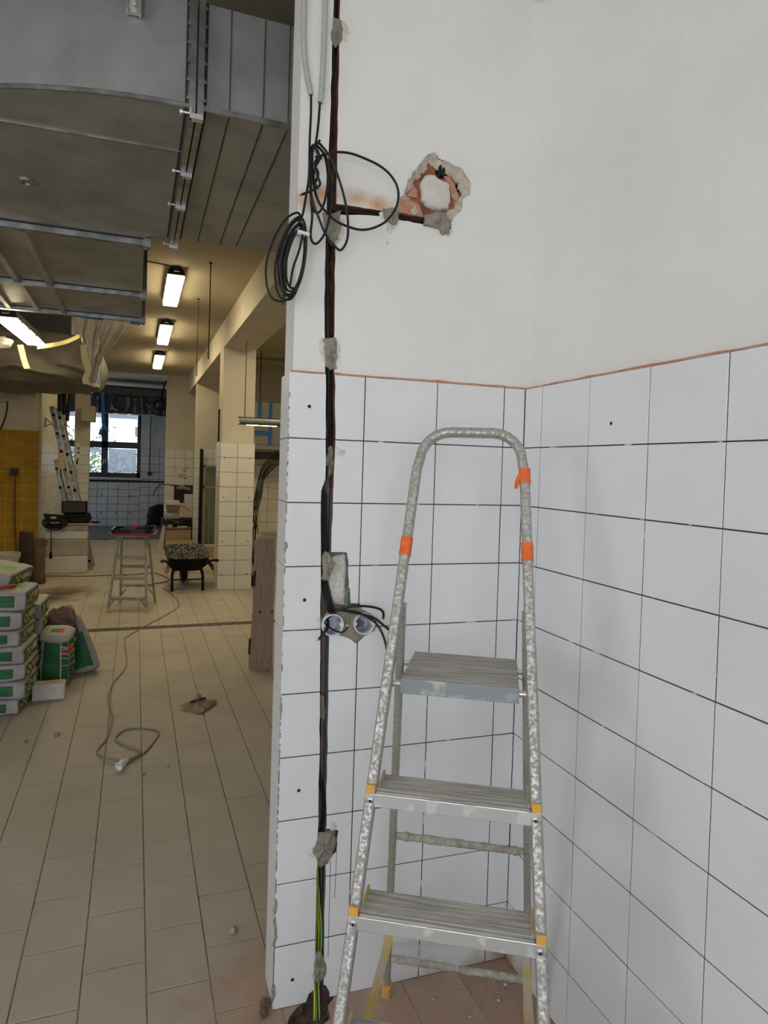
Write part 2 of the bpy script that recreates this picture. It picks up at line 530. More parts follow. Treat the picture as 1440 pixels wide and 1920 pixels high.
def tile_mesh(w, h, th, bev, m, gap=0.0035):
    """one tile, its face at y = 0 and its lower left corner at the origin"""
    g = gap / 2
    b = MB()
    x0, x1, z0, z1 = g, w - g, g, h - g
    b.add([(x0, bev, z0), (x1, bev, z0), (x1, bev, z1), (x0, bev, z1),
           (x0 + bev, 0, z0 + bev), (x1 - bev, 0, z0 + bev), (x1 - bev, 0, z1 - bev), (x0 + bev, 0, z1 - bev),
           (x0, th, z0), (x1, th, z0), (x1, th, z1), (x0, th, z1)],
          [(4, 5, 6, 7), (0, 1, 5, 4), (1, 2, 6, 5), (2, 3, 7, 6), (3, 0, 4, 7),
           (8, 9, 1, 0), (9, 10, 2, 1), (10, 11, 3, 2), (11, 8, 0, 3), (11, 10, 9, 8)])
    return b.mesh('tile', m)


_rt = random.Random(5)


def tiles(parent, xs, zs, m, th=0.008, bev=0.0008, gap=0.0035, wob=0.0006, skip=(), y=0.0):
    """one object per tile between the joint lines xs and zs of the parent's face"""
    cache, out = {}, []
    for i in range(len(xs) - 1):
        for j in range(len(zs) - 1):
            if (i, j) in skip:
                continue
            w, h = round(xs[i + 1] - xs[i], 4), round(zs[j + 1] - zs[j], 4)
            if (w, h) not in cache:
                cache[(w, h)] = tile_mesh(w, h, th, bev, m, gap)
            o = bpy.data.objects.new('tile', cache[(w, h)])
            COL.objects.link(o)
            o.parent = parent
            o.location = (xs[i], y + _rt.uniform(-wob, wob), zs[j])
            o.rotation_euler = (R(_rt.uniform(-.12, .12)), 0, R(_rt.uniform(-.12, .12)))
            out.append(o)
    return out
# ------------------------------------------------------------------ front wall with the chase (its own frame: x along the wall, -y towards the room)
WALL_ROT = R(-1.75)
ZR = [0.0] + [round(0.2 * k, 3) for k in range(1, 10)] + [2.005]
b = MB().box(0.010, 0.0105, 0.0, 3.30, 0.155, 3.66)
wall_front = b.build('wall_front', [m_plaster_front, m_brick, m_brick_pale])
struct(wall_front, 'white plastered and tiled partition with a vertical cable chase, beside the passage to the hall', 'wall')
grout = MB().box(0.002, 0.0025, 0.0, 0.826, 0.0115, 2.004).build('joint_bed', [m_grout])
side_grout = MB().box(0.0025, 0.004, 0.0, 0.0115, 0.152, 2.004).build('joint_bed', [m_grout])
xsA = [0.0, 0.243, 0.493, 0.743, 0.8235]
wtiles = tiles(wall_front, xsA, ZR, m_tile)
for t in wtiles:
    t.parent = None


def cutter(polys):
    """one cutter mesh; polys: (outline of (x, z), y0, y1)"""
    c = MB()
    for p, y0, y1 in polys:
        c.prism(p, y0, y1)
    me = c.mesh('cutter', m_brick)
    o = bpy.data.objects.new('cutter', me)
    COL.objects.link(o)
    return o


rj = random.Random(3)


def jag(poly, a=0.002, step=0.05):
    out = []
    for i in range(len(poly)):
        p, q = Vector(poly[i]), Vector(poly[(i + 1) % len(poly)])
        k = max(1, int((q - p).length / step))
        for j in range(k):
            s = p.lerp(q, j / k)
            out.append((s.x + rj.uniform(-a, a), s.y + rj.uniform(-a, a)))
    return out


CH_L = [(0.105, 3.70), (0.105, 3.154), (0.105, 2.763), (0.103, 2.665), (0.101, 2.418), (0.104, 2.237), (0.111, 2.04), (0.112, 2.005), (0.119, 1.788),
        (0.122, 1.671), (0.108, 1.638), (0.113, 1.402), (0.119, 1.199), (0.122, 1.063), (0.125, 0.926), (0.128, 0.755),
        (0.130, 0.583), (0.130, 0.411), (0.132, 0.202), (0.132, 0.06), (0.132, -0.02)]
CH_R = [(0.165, -0.02), (0.163, 0.127), (0.161, 0.231), (0.159, 0.406), (0.157, 0.57), (0.154, 0.735), (0.153, 0.906), (0.149, 1.027), (0.148, 1.163),
        (0.147, 1.435), (0.147, 1.638), (0.150, 1.789), (0.142, 2.007), (0.136, 2.24), (0.134, 2.406), (0.133, 2.554),
        (0.130, 2.768), (0.126, 3.159), (0.126, 3.70)]
HCH = [(0.118, 2.540), (0.292, 2.541), (0.338, 2.545), (0.452, 2.548), (0.478, 2.536), (0.478, 2.516), (0.335, 2.521), (0.292, 2.525), (0.118, 2.505)]
HOLE = [(0.332, 2.536), (0.343, 2.588), (0.367, 2.632), (0.38, 2.682), (0.396, 2.690), (0.418, 2.722), (0.435, 2.743), (0.458, 2.756),
        (0.475, 2.743), (0.526, 2.728), (0.561, 2.719), (0.592, 2.676), (0.588, 2.639), (0.57, 2.628), (0.558, 2.582), (0.527, 2.551),
        (0.525, 2.517), (0.483, 2.511), (0.467, 2.525), (0.335, 2.525)]
BOX = [(0.116, 1.430), (0.121, 1.194), (0.138, 1.177), (0.18, 1.179), (0.201, 1.172), (0.238, 1.149), (0.263, 1.169), (0.301, 1.19),
       (0.303, 1.217), (0.284, 1.243), (0.254, 1.26), (0.246, 1.277), (0.214, 1.279), (0.211, 1.326), (0.207, 1.33), (0.206, 1.412), (0.197, 1.443), (0.142, 1.445)]
NOTCH = [(0.135, 0.44), (0.193, 0.475), (0.197, 0.545), (0.180, 0.556), (0.135, 0.56)]


def disc(cx, cz, r, n=24):
    return [(cx + r * math.cos(2 * math.pi * i / n), cz + r * math.sin(2 * math.pi * i / n)) for i in range(n)]


FLOORHOLE = [(0.096, -0.03), (0.115, 0.027), (0.141, 0.045), (0.170, 0.045), (0.184, 0.019), (0.186, -0.03)]
cutters = [cutter([(jag([q for q in CH_L if q[1] > 1.65] + [(0.111, 1.645), (0.147, 1.645)] + [q for q in CH_R if q[1] > 1.66], 0.0014, 0.04), -0.05, 0.055)]),
           cutter([(jag([(0.120, 1.675)] + [q for q in CH_L if q[1] < 1.66] + [q for q in CH_R if q[1] < 1.65] + [(0.147, 1.675)], 0.0014, 0.04), -0.05, 0.0551)]),
           cutter([(jag(HCH, 0.0014, 0.02), -0.05, 0.045)]), cutter([(jag(HOLE, 0.004, 0.015), -0.05, 0.028)]),
           cutter([(jag(BOX, 0.002, 0.02), -0.05, 0.030)]),
           cutter([(disc(0.157, 1.213, 0.0365), -0.05, 0.070)]), cutter([(disc(0.262, 1.213, 0.0365), -0.05, 0.0701)]),
           cutter([(jag(NOTCH, 0.002, 0.02), -0.05, 0.020)]), cutter([(FLOORHOLE, -0.05, 0.060)])]
slit = cutter([([(0.1735, 0.45), (0.1755, 0.45), (0.1770, 0.13), (0.1750, 0.13)], -0.05, 0.006),
               ([(0.1935, 0.485), (0.1955, 0.485), (0.1928, 0.324), (0.1908, 0.324)], -0.05, 0.006)])
wcut = cutters + [cutter([(disc(0.557, 2.664, 0.014), -0.05, 0.05)]), cutter([(disc(0.492, 2.706, 0.022), -0.05, 0.055)])]
cut(wall_front, wcut)
for p in wall_front.data.polygons:
    c = p.center
    if 0.012 < c.x < 3.29 and 0.0108 < c.y < 0.1545 and 0.001 < c.z < 3.659:
        p.material_index = 1 if c.z > 1.66 else 2
cut(grout, cutters)
new = []
for t in wtiles:
    x0, z0 = t.location.x, t.location.z
    if x0 > 0.26 and not (1.0 < z0 < 1.3):
        continue
    # bake the placement, then cut; loose pieces become tiles of their own
    t.data = t.data.copy()
    t.data.transform(t.matrix_basis)
    t.matrix_basis = Matrix()
    cut(t, cutters + ([slit] if z0 < 0.6 else []))
    bm = bmesh.new()
    bm.from_mesh(t.data)
    bm.faces.ensure_lookup_table()
    left, isl = set(bm.faces), []
    while left:
        st, grp = [left.pop()], []
        while st:
            f = st.pop()
            grp.append(f)
            for e in f.edges:
                for g in e.link_faces:
                    if g in left:
                        left.remove(g)
                        st.append(g)
        isl.append(grp)
    bm.faces.index_update()
    sets = [[f.index for f in g] for g in isl if sum(f.calc_area() for f in g) > 2e-5]
    for k, idx in enumerate(sets):
        keep = set(idx)
        b2 = bm.copy()
        b2.faces.ensure_lookup_table()
        bmesh.ops.delete(b2, geom=[f for f in b2.faces if f.index not in keep], context='FACES')
        me = bpy.data.meshes.new('tile')
        b2.to_mesh(me)
        b2.free()
        me.materials.append(m_tile)
        if k == 0:
            t.data = me
        else:
            o = bpy.data.objects.new('tile', me)
            COL.objects.link(o)
            new.append(o)
    bm.free()
for o in wtiles + new + [grout, side_grout]:
    o.parent = wall_front
for c in wcut + [slit]:
    bpy.data.objects.remove(c)

# the tiles on the narrow end of the partition
side_face = []
for j in range(10):
    h = ZR[j + 1] - ZR[j]
    me = tile_mesh(0.150, h, 0.008, 0.0008, m_tile, 0.0025)
    o = bpy.data.objects.new('tile', me)
    COL.objects.link(o)
    o.parent = wall_front
    o.location = (0.0, 0.1525, ZR[j])
    o.rotation_euler = (0, 0, R(-90))


def on_wall(b, name, m, smooth_=False, label=None):
    o = b.build(name, m, wall_front, smooth_)
    if label:
        o['label'] = label
    return o


# what fills, edges and stains the chase
on_wall(MB().prism(jag([(0.142, 2.004), (0.142, 2.011), (0.3, 2.0105), (0.5, 2.012), (0.8235, 2.010), (0.8235, 2.004)], 0.0018, 0.03), 0.002, 0.012), 'tile_bed_edge', m_brick_face, label='reddish bed showing above the tiles')
on_wall(MB().prism(jag([(0.004, 2.004), (0.004, 2.009), (0.108, 2.010), (0.108, 2.004)], 0.0012, 0.03), 0.002, 0.012), 'tile_bed_edge', m_brick_face, label='reddish bed showing above the tiles')
PATCHES = [
    ([(0.103, 3.107), (0.128, 3.108), (0.136, 3.063), (0.132, 3.038), (0.114, 3.018), (0.102, 3.031)], 0.0),
    ([(0.092, 2.502), (0.146, 2.517), (0.146, 2.455), (0.140, 2.432), (0.124, 2.408), (0.1, 2.45)], 0.003),
    ([(0.283, 2.545), (0.322, 2.556), (0.338, 2.548), (0.335, 2.503), (0.315, 2.498), (0.290, 2.520)], 0.002),
    ([(0.428, 2.512), (0.432, 2.545), (0.470, 2.572), (0.505, 2.560), (0.522, 2.530), (0.518, 2.497), (0.495, 2.492), (0.478, 2.512)], 0.006),
    ([(0.102, 2.119), (0.141, 2.122), (0.151, 2.096), (0.144, 2.046), (0.148, 2.024), (0.128, 2.020), (0.108, 2.031), (0.111, 2.071)], -0.002),
    ([(0.121, 1.773), (0.151, 1.785), (0.151, 1.697), (0.140, 1.668), (0.125, 1.703)], -0.006),
    ([(0.116, 1.425), (0.130, 1.447), (0.143, 1.440), (0.161, 1.409), (0.150, 1.38), (0.139, 1.351), (0.118, 1.353)], 0.002),
    ([(0.128, 0.985), (0.150, 0.975), (0.153, 0.925), (0.146, 0.895), (0.130, 0.912)], -0.018),
    ([(0.13, 0.539), (0.172, 0.545), (0.191, 0.556), (0.196, 0.514), (0.189, 0.473), (0.167, 0.440), (0.137, 0.428), (0.124, 0.464), (0.108, 0.493), (0.123, 0.517)], 0.006),
    ([(0.131, 0.150), (0.150, 0.156), (0.168, 0.134), (0.176, 0.066), (0.150, 0.052), (0.131, 0.060)], 0.003),
]
for k, (poly, out) in enumerate(PATCHES):
    on_wall(MB().blob(poly, 0.012 if out > -0.004 else 0.03, 0.012 + out if out > -0.004 else 0.022 + out, k), 'mortar_patch', m_mortar, True, 'lump of grey mortar pressed into the chase')
bed = MB().prism(jag([(0.127, 1.196), (0.138, 1.181), (0.18, 1.178), (0.201, 1.172), (0.238, 1.150), (0.263, 1.168), (0.300, 1.19), (0.306, 1.22), (0.29, 1.25), (0.262, 1.272), (0.20, 1.262), (0.15, 1.262), (0.130, 1.24)], 0.002, 0.008), 0.0045, 0.032)
bed_o = on_wall(bed, 'mortar_patch', m_mortar, False, 'grey mortar bedding round the two socket boxes')
bed_o.parent = None
c2 = [cutter([(disc(0.157, 1.213, 0.0352), -0.05, 0.1)]), cutter([(disc(0.262, 1.213, 0.0352), -0.05, 0.1)])]
cut(bed_o, c2)
bed_o.parent = wall_front
for c in c2:
    bpy.data.objects.remove(c)
SMEARS = [[(0.126, 3.11), (0.150, 3.10), (0.158, 3.075), (0.150, 3.04), (0.13, 3.045)], [(0.10, 2.46), (0.155, 2.50), (0.160, 2.45), (0.14, 2.41)],
          [(0.270, 2.535), (0.30, 2.545), (0.333, 2.50), (0.318, 2.47), (0.298, 2.475), (0.305, 2.50)], [(0.300, 2.445), (0.306, 2.449), (0.309, 2.440), (0.303, 2.436)],
          [(0.090, 2.115), (0.103, 2.12), (0.108, 2.04), (0.098, 2.05)], [(0.148, 2.115), (0.160, 2.10), (0.156, 2.06), (0.146, 2.05)],
          [(0.500, 2.50), (0.522, 2.516), (0.535, 2.509), (0.52, 2.488)]]
for k, s_ in enumerate(SMEARS):
    on_wall(MB().blob(s_, 0.0106, 0.0014, 50 + k), 'mortar_smear', m_smear, True, 'thin dry smear of mortar on the paint')
for k, s_ in enumerate([[(0.150, 1.785), (0.185, 1.765), (0.178, 1.745), (0.152, 1.752)], [(0.106, 1.245), (0.118, 1.225), (0.118, 1.195), (0.110, 1.21)],
                        [(0.100, 0.50), (0.118, 0.51), (0.118, 0.465), (0.106, 0.47)], [(0.122, 0.10), (0.132, 0.11), (0.132, 0.07), (0.120, 0.075)],
                        [(0.166, 0.575), (0.190, 0.575), (0.192, 0.55), (0.172, 0.545)]]):
    on_wall(MB().blob(s_, 0.0004, 0.0012, 70 + k), 'mortar_smear', m_smear, True, 'thin dry smear of mortar on the tile')
# the broken-out round hole: rough render ring, two bricks, the plug and dark cavities
ring_out = [Vector(p) for p in HOLE[:17]]
cxy = Vector((0.468, 2.63))
rb = MB()
dense = []
for i in range(len(ring_out) - 1):
    for t_ in range(5):
        dense.append(ring_out[i].lerp(ring_out[i + 1], t_ / 5))
NR = 7
vs, fs = [], []
for i, p in enumerate(dense):
    wob = 1.035 + 0.020 * noise.noise(Vector((p.x * 90, p.y * 90, 1)))
    inner_ = 0.73 + 0.16 * noise.noise(Vector((p.x * 40, p.y * 40, 5)))
    for k in range(NR):
        u = k / (NR - 1)
        f_ = wob + (inner_ - wob) * u
        q = cxy + (p - cxy) * f_
        n_ = noise.noise(Vector((q.x * 120, q.y * 120, 2))) * 0.004 * min(1, u * 3)
        vs.append((q.x, 0.0098 + 0.019 * u ** 0.7 + n_, q.y))
for i in range(len(dense) - 1):
    for k in range(NR - 1):
        fs.append((i * NR + k, i * NR + k + 1, (i + 1) * NR + k + 1, (i + 1) * NR + k))
rb.add(vs, fs)
on_wall(rb, 'render_edge', m_render, 'full', label='rough crumbling render round the broken hole')
on_wall(MB().prism(jag([(0.337, 2.546), (0.349, 2.588), (0.358, 2.592), (0.410, 2.586), (0.425, 2.560), (0.432, 2.545)], 0.002, 0.02), 0.017, 0.030), 'brick', m_brick_face)
on_wall(MB().prism(jag([(0.370, 2.606), (0.392, 2.636), (0.404, 2.632), (0.404, 2.602)], 0.002, 0.02), 0.018, 0.030), 'brick', m_brick_face)
on_wall(MB().prism(jag([(0.500, 2.692), (0.52, 2.690), (0.545, 2.655), (0.556, 2.635), (0.545, 2.612), (0.528, 2.625), (0.520, 2.66)], 0.002, 0.02), 0.019, 0.030), 'brick', m_brick_face)
on_wall(MB().blob([(0.375, 2.56), (0.40, 2.575), (0.412, 2.555), (0.395, 2.545)], 0.018, 0.006, 91), 'mortar_patch', m_render, True)
plug = [(0.418, 2.60), (0.416, 2.65), (0.432, 2.682), (0.462, 2.690), (0.482, 2.675), (0.521, 2.668), (0.525, 2.62), (0.520, 2.588), (0.487, 2.574), (0.448, 2.576)]
on_wall(MB().blob(plug, 0.027, 0.019, 95, rough=0.03), 'gypsum_plug', m_gypsum, True, 'pale gypsum lid over the old junction box')
for cx_, cz_, r_ in ((0.557, 2.664, 0.0142), (0.492, 2.706, 0.0222)):
    on_wall(MB().prism(disc(cx_, cz_, r_), 0.040, 0.046), 'cavity', m_hole)
on_wall(MB().tube([(0.487, 0.026, 2.724), (0.484, 0.022, 2.70), (0.480, 0.026, 2.682)], 0.006, 8, sub=3), 'cut_cable_end', m_black, True)
on_wall(MB().tube([(0.500, 0.026, 2.720), (0.497, 0.022, 2.700), (0.500, 0.028, 2.690)], 0.005, 8, sub=3), 'cut_cable_end', m_black, True)
# rendered recess above the boxes
on_wall(MB().blob([(0.150, 1.42), (0.196, 1.440), (0.205, 1.41), (0.205, 1.33), (0.202, 1.27), (0.155, 1.27), (0.140, 1.33)], 0.033, 0.010, 97, rough=0.12), 'mortar_patch', m_smear, True, 'pale rendered recess above the socket boxes')
for s_, z_ in ((0.063, 1.900), (0.065, 1.295), (0.064, 0.692), (0.061, 0.086)):
    hb = MB().lathe([(0.0062, -0.0006), (0.0062, 0.001)], 14, (s_, 0, z_), 'y', 1).lathe([(0.0046, -0.0010), (0.0046, 0.001)], 14, (s_, 0, z_), 'y', 0)
    on_wall(hb, 'drill_hole', [m_hole, m_tile_body], label='drilled hole in the tile')
for k, (z_, h_) in enumerate(((0.925, 0.05), (1.45, 0.03), (0.30, 0.06), (0.20, 0.09), (0.02, 0.07))):
    on_wall(MB().blob([(-0.003, z_), (0.007 + 0.003 * (k % 2), z_ + h_ * 0.3), (0.005, z_ + h_), (-0.003, z_ + h_ * 0.9)], 0.006, 0.008, 110 + k), 'chipped_corner', m_tile_body, True)
eb = MB()
for k in range(170):
    z_ = 0.03 + 1.92 * rj.random() ** 1.6
    w_ = rj.uniform(0.0004, 0.0022)
    eb.box(-0.0012, -0.0006, z_, w_, 0.003, z_ + rj.uniform(0.003, 0.016))
o = on_wall(eb, 'corner_flaking', m_tile_body)
o['kind'] = 'stuff'
wall_front.rotation_euler = (0, 0, WALL_ROT)
add_mask(m_tile, (0.36, 0.27, 0.19), [(0.815, -0.03, 0.0), (0.72, -0.03, -0.03), (0.815, -0.12, -0.04), (0.55, -0.02, -0.05)], 0.0, 0.11, 18, 0.10)
add_mask(m_plaster_front, (0.60, 0.34, 0.17), [(0.09, 0, 2.565), (0.20, 0, 2.565), (0.27, 0, 2.56), (0.05, 0, 2.535)], 0.0, 0.06, 14, 0.07, (0.8, 1, 1.5))

# ------------------------------------------------------------------ right wall of the side room (its frame: x runs towards the camera)
b = MB().box(-0.02, 0.020, 0.0, 4.2, 0.18, 3.66)
wall_right = struct(b.build('wall_right', [m_plaster]), 'white tiled wall with dark joints right of the stepladder', 'wall')
MB().box(0.0, 0.0025, 0.0, 4.2, 0.0205, 2.004).build('joint_bed', [m_grout], wall_right)
xsB = [0.0, 0.1026] + [round(0.1026 + 0.25 * k, 4) for k in range(1, 9)]
tiles(wall_right, xsB, ZR, m_tile)
MB().prism(jag([(0.0, 2.004), (0.0, 2.009), (0.5, 2.011), (1.2, 2.009), (2.1, 2.010), (2.1, 2.004)], 0.0012, 0.04), 0.003, 0.021).build('tile_bed_edge', m_brick_face, wall_right)['label'] = 'reddish bed showing above the tiles'
hb = MB().lathe([(0.0062, -0.0006), (0.0062, 0.001)], 14, (0.455, 0, 1.862), 'y', 1).lathe([(0.0046, -0.0010), (0.0046, 0.001)], 14, (0.455, 0, 1.862), 'y', 0)
hb.build('drill_hole', [m_hole, m_tile_body], wall_right)['label'] = 'drilled hole in the top row of tiles'
place(wall_right, (0.823, -0.025, 0), R(-90))

# ------------------------------------------------------------------ floor with its tiles
floor = MB().box(-4.3, -4.4, -0.16, 3.4, 13.66, -0.0018).build('floor', [m_floor_joint, m_pit])
struct(floor, 'beige tiled floor running from the side room through the hall', 'floor')
PIT = [(0.030, -0.070), (0.045, -0.040), (0.075, -0.012), (0.100, 0.002), (0.110, 0.03), (0.19, 0.03), (0.198, -0.01), (0.170, -0.035), (0.165, -0.085), (0.120, -0.110), (0.060, -0.105)]
pit = bpy.data.objects.new('cutter', None)
pm = MB()
k = len(PIT)
pm.add([(x, y, -0.035) for x, y in PIT] + [(x, y, 0.05) for x, y in PIT],
       [tuple(range(k - 1, -1, -1)), tuple(range(k, 2 * k))] + [(i, (i + 1) % k, (i + 1) % k + k, i + k) for i in range(k)])
pit = bpy.data.objects.new('cutter', pm.mesh('cutter', m_pit))
COL.objects.link(pit)
cut(floor, [pit])
for p in floor.data.polygons:
    if -0.155 < p.center.z < -0.0025 and abs(p.center.x - .1) < .15 and abs(p.center.y) < .2:
        p.material_index = 1


def cam_px(p):
    d = Vector(p) - Vector((-0.440, -2.044, 1.714))
    z = d.dot(fw)
    return (720 + 1256.5 * d.dot(rt) / z, 906.2 - 1256.5 * d.dot(up) / z, z) if z > 0.1 else (-9e9, 0, 0)


cand = []
for i in range(-22, 17):
    x0 = -0.37 + 0.2 * i
    off = 0.045 if i % 2 else 0.195
    for j in range(-15, 46):
        y0 = off + 0.3 * j
        if y0 < -4.2 or y0 + 0.3 > 13.6 or x0 < -4.2 or x0 > 3.0:
            continue
        if x0 + 0.2 > 0.82 and y0 < 0.16:
            continue
        c = (x0 + 0.1, y0 + 0.15, 0)
        px, py, z = cam_px(c)
        vis = -60 < px < 1100 and py < 2050 and z > 0.2
        if vis and x0 > 0.05 and y0 > 0.0 and px > 505:
            vis = False
        cand.append((0 if vis else 1, z if vis else 50 + abs(y0), x0, y0))
cand.sort()
ftile = None
rest = MB()
rf = random.Random(8)
for n_, (hid, _z, x0, y0) in enumerate(cand):
    if n_ < 295 and not hid:
        if ftile is None:
            t = MB()
            g, bv, w, h = 0.0022, 0.0014, 0.2, 0.3
            t.add([(g, g, -0.006), (w - g, g, -0.006), (w - g, h - g, -0.006), (g, h - g, -0.006),
                   (g, g, -bv), (w - g, g, -bv), (w - g, h - g, -bv), (g, h - g, -bv),
                   (g + bv, g + bv, 0), (w - g - bv, g + bv, 0), (w - g - bv, h - g - bv, 0), (g + bv, h - g - bv, 0)],
                  [(0, 1, 5, 4), (1, 2, 6, 5), (2, 3, 7, 6), (3, 0, 4, 7), (4, 5, 9, 8), (5, 6, 10, 9), (6, 7, 11, 10), (7, 4, 8, 11), (8, 9, 10, 11)])
            ftile = t.mesh('tile', m_floor)
        o = bpy.data.objects.new('tile', ftile)
        COL.objects.link(o)
        o.parent = floor
        o.location = (x0, y0, rf.uniform(-0.0006, 0.0006))
        if -0.2 < x0 < 0.2 and -0.36 < y0 < 0.05:
            o.data = ftile.copy()
            o.data.transform(o.matrix_basis)
            o.location = (0, 0, 0)
            o.parent = None
            cut(o, [pit])
            if len(o.data.polygons) == 0:
                bpy.data.objects.remove(o)
                continue
            o.parent = floor
    else:
        rest.add([(x0 + .002, y0 + .002, 0), (x0 + .198, y0 + .002, 0), (x0 + .198, y0 + .298, 0), (x0 + .002, y0 + .298, 0),
                  (x0 + .002, y0 + .002, -.004), (x0 + .198, y0 + .002, -.004), (x0 + .198, y0 + .298, -.004), (x0 + .002, y0 + .298, -.004)],
                 [(0, 1, 2, 3), (4, 5, 1, 0), (5, 6, 2, 1), (6, 7, 3, 2), (7, 4, 0, 3)])
bpy.data.objects.remove(pit)
o = rest.build('distant_tiles', m_floor, floor)
o['kind'] = 'stuff'
o = MB().box(-4.2, 5.165, -0.003, 3.0, 5.285, 0.0025).build('drain_channel', m_drain, floor)
o['label'] = 'narrow dark drain channel across the hall floor'
o = MB().box(-1.8, 13.50, -0.003, 0.9, 13.62, 0.003).build('drain_channel', m_drain, floor)
o['label'] = 'dark threshold strip before the far room'
floor_far = struct(MB().box(-4.3, 13.66, -0.16, 3.4, 17.1, 0.0).build('floor_far', [m_farfloor]), 'grey floor of the far room', 'floor')

# ------------------------------------------------------------------ ceilings and the hall's shell
struct(MB().box(-4.3, 0.0, 3.65, 3.4, 13.85, 3.85).build('ceiling', [m_ceiling]), 'cream ceiling of the hall', 'ceiling')
struct(MB().box(-4.3, -4.4, 3.335, 1.05, -0.001, 3.85).build('ceiling_side', [m_ceiling_side]), 'white ceiling of the side room', 'ceiling')
struct(MB().box(-4.3, 13.85, 3.60, 3.4, 17.1, 3.85).build('ceiling_far', [m_plaster]), 'grey ceiling of the far room', 'ceiling')
struct(MB().box(0.645, 2.10, 3.28, 1.075, 13.70, 3.66).build('beam', [m_cream]), 'cream beam along the hall over the tiled column', 'beam')
struct(MB().box(-4.5, -4.4, 0, -4.2, -3.2, 3.66).box(-4.5, -0.8, 0, -4.2, 13.85, 3.66).box(-4.5, -3.2, 0, -4.2, -.8, 1.0).box(-4.5, -3.2, 3.0, -4.2, -.8, 3.66).build('wall_left', [m_cream]), 'left wall of the hall, outside the picture', 'wall')
struct(MB().box(3.2, 0.0, 0, 3.4, 17.1, 3.66).build('wall_bay', [m_cream]), 'right wall of the bay behind the partition', 'wall')
# rear wall with the window opening the daylight enters by
b = MB()
b.box(-4.3, -4.4, 0, -2.85, -4.2, 3.4).box(-0.25, -4.4, 0, 1.05, -4.2, 3.4).box(-2.85, -4.4, 0, -0.25, -4.2, 0.9).box(-2.85, -4.4, 3.0, -0.25, -4.2, 3.4)
struct(b.build('wall_rear', [m_plaster]), 'white wall with a window opening behind the photographer', 'wall')


def tiled_wall(name, label, body, loc, rz, xs, zs, tmat, gmat, bodymat, zone=None, gap=0.0055, skip=()):
    """a wall box in its own frame (front of the tiles at y = 0), a joint bed and a tile object for every tile"""
    w = struct(MB().box(*body).build(name, [bodymat]), label, 'wall')
    if zone is None:
        zone = (xs[0], zs[0], xs[-1], zs[-1])
    MB().box(zone[0], 0.003, zone[1], zone[2], body[1] + 0.001, zone[3] - 0.001).build('joint_bed', [gmat], w)
    tiles(w, xs, zs, tmat, gap=gap, skip=skip)
    return place(w, loc, rz)


def steps(a, b, d):
    n = max(1, round((b - a) / d))
    return [round(a + (b - a) * i / n, 4) for i in range(n + 1)]


Z10 = steps(0, 2.0, 0.2)
# tiled column under the beam
col = tiled_wall('column', 'cream column with two columns of tiles under the beam', (0.02, 0.010, 0, 0.45, 0.44, 3.29), (0.625, 7.2, 0), 0,
                 [0.0, 0.232, 0.466], Z10, m_halltile, m_hallgrout, m_cream)
for j in range(10):
    o = bpy.data.objects.new('tile', tile_mesh(0.218, 0.2, 0.008, 0.0008, m_halltile))
    COL.objects.link(o)
    o.parent, o.location, o.rotation_euler = col, (0.0, 0.228, Z10[j]), (0, 0, R(-90))
    o = bpy.data.objects.new('tile', o.data)
    COL.objects.link(o)
    o.parent, o.location, o.rotation_euler = col, (0.0, 0.448, Z10[j]), (0, 0, R(-90))
MB().box(0.004, 0.006, 0, 0.021, 0.446, 1.999).build('joint_bed', [m_hallgrout], col)
for s_, z_ in ((0.06, 1.79), (0.40, 1.79), (0.06, 1.26), (0.40, 1.26), (0.06, 0.66), (0.40, 0.66), (0.06, 0.21), (0.40, 0.21)):
    MB().lathe([(0.008, -0.0008), (0.008, 0.001)], 10, (s_, 0, z_), 'y').build('drill_hole', [m_hole], col)
# recessed wall behind the cabinet
tiled_wall('wall_recess', 'cream wall with tiles behind the glass fronted cabinet', (0.02, 0.010, 0, 2.6, 0.15, 3.66), (0.64, 11.7, 0), 0,
           [0.0, 0.11, 0.36, 0.61, 0.86, 1.11], Z10, m_halltile, m_hallgrout, m_cream)
# partition in front of the far room, left and right of its opening
pier = tiled_wall('wall_pier', 'cream wall end with a broken hole in its tiles, at the far end of the hall', (0.01, 0.010, 0, 3.0, 0.15, 3.66), (0.17, 13.7, 0), 0,
                  [0.0, 0.215, 0.435, 0.62], Z10, m_halltile, m_hallgrout, m_cream, skip=((1, 5), (2, 5), (1, 4)))
pier.children[0]  # the joint bed
MB().blob([(0.22, 0.72), (0.225, 1.25), (0.61, 1.25), (0.61, 1.06), (0.47, 1.04), (0.43, 0.87), (0.38, 0.75), (0.36, 0.72)], 0.006, 0.004, 140).build('broken_patch', [m_darksack], pier, True)['label'] = 'dark broken out patch in the tiles'
MB().blob([(0.26, 1.17), (0.34, 1.20), (0.56, 1.15), (0.58, 1.08), (0.44, 1.10), (0.28, 1.10)], 0.003, 0.012, 141).build('mortar_patch', [m_mortar], pier, True)
wr = MB()
for p, q in (((0.385, 1.505), (0.415, 1.565)), ((0.42, 1.49), (0.475, 1.57)), ((0.475, 1.57), (0.52, 1.595)), ((0.39, 1.46), (0.40, 1.475)),
             ((0.31, 1.43), (0.36, 1.445)), ((0.37, 1.44), (0.40, 1.425)), ((0.405, 1.432), (0.46, 1.422)), ((0.33, 1.437), (0.35, 1.42)),
             ((0.285, 1.385), (0.315, 1.382)), ((0.34, 1.378), (0.37, 1.385)), ((0.37, 1.366), (0.40, 1.376)), ((0.43, 1.37), (0.475, 1.362)), ((0.435, 1.352), (0.478, 1.35))):
    wr.bar((p[0], -0.0012, p[1]), (q[0], -0.0012, q[1]), 0.0016, 0.013, (0, 0, 1))
wr.build('pencil_scrawl', [m_black_matt], pier)['label'] = 'dark handwritten scrawl on the tiles'
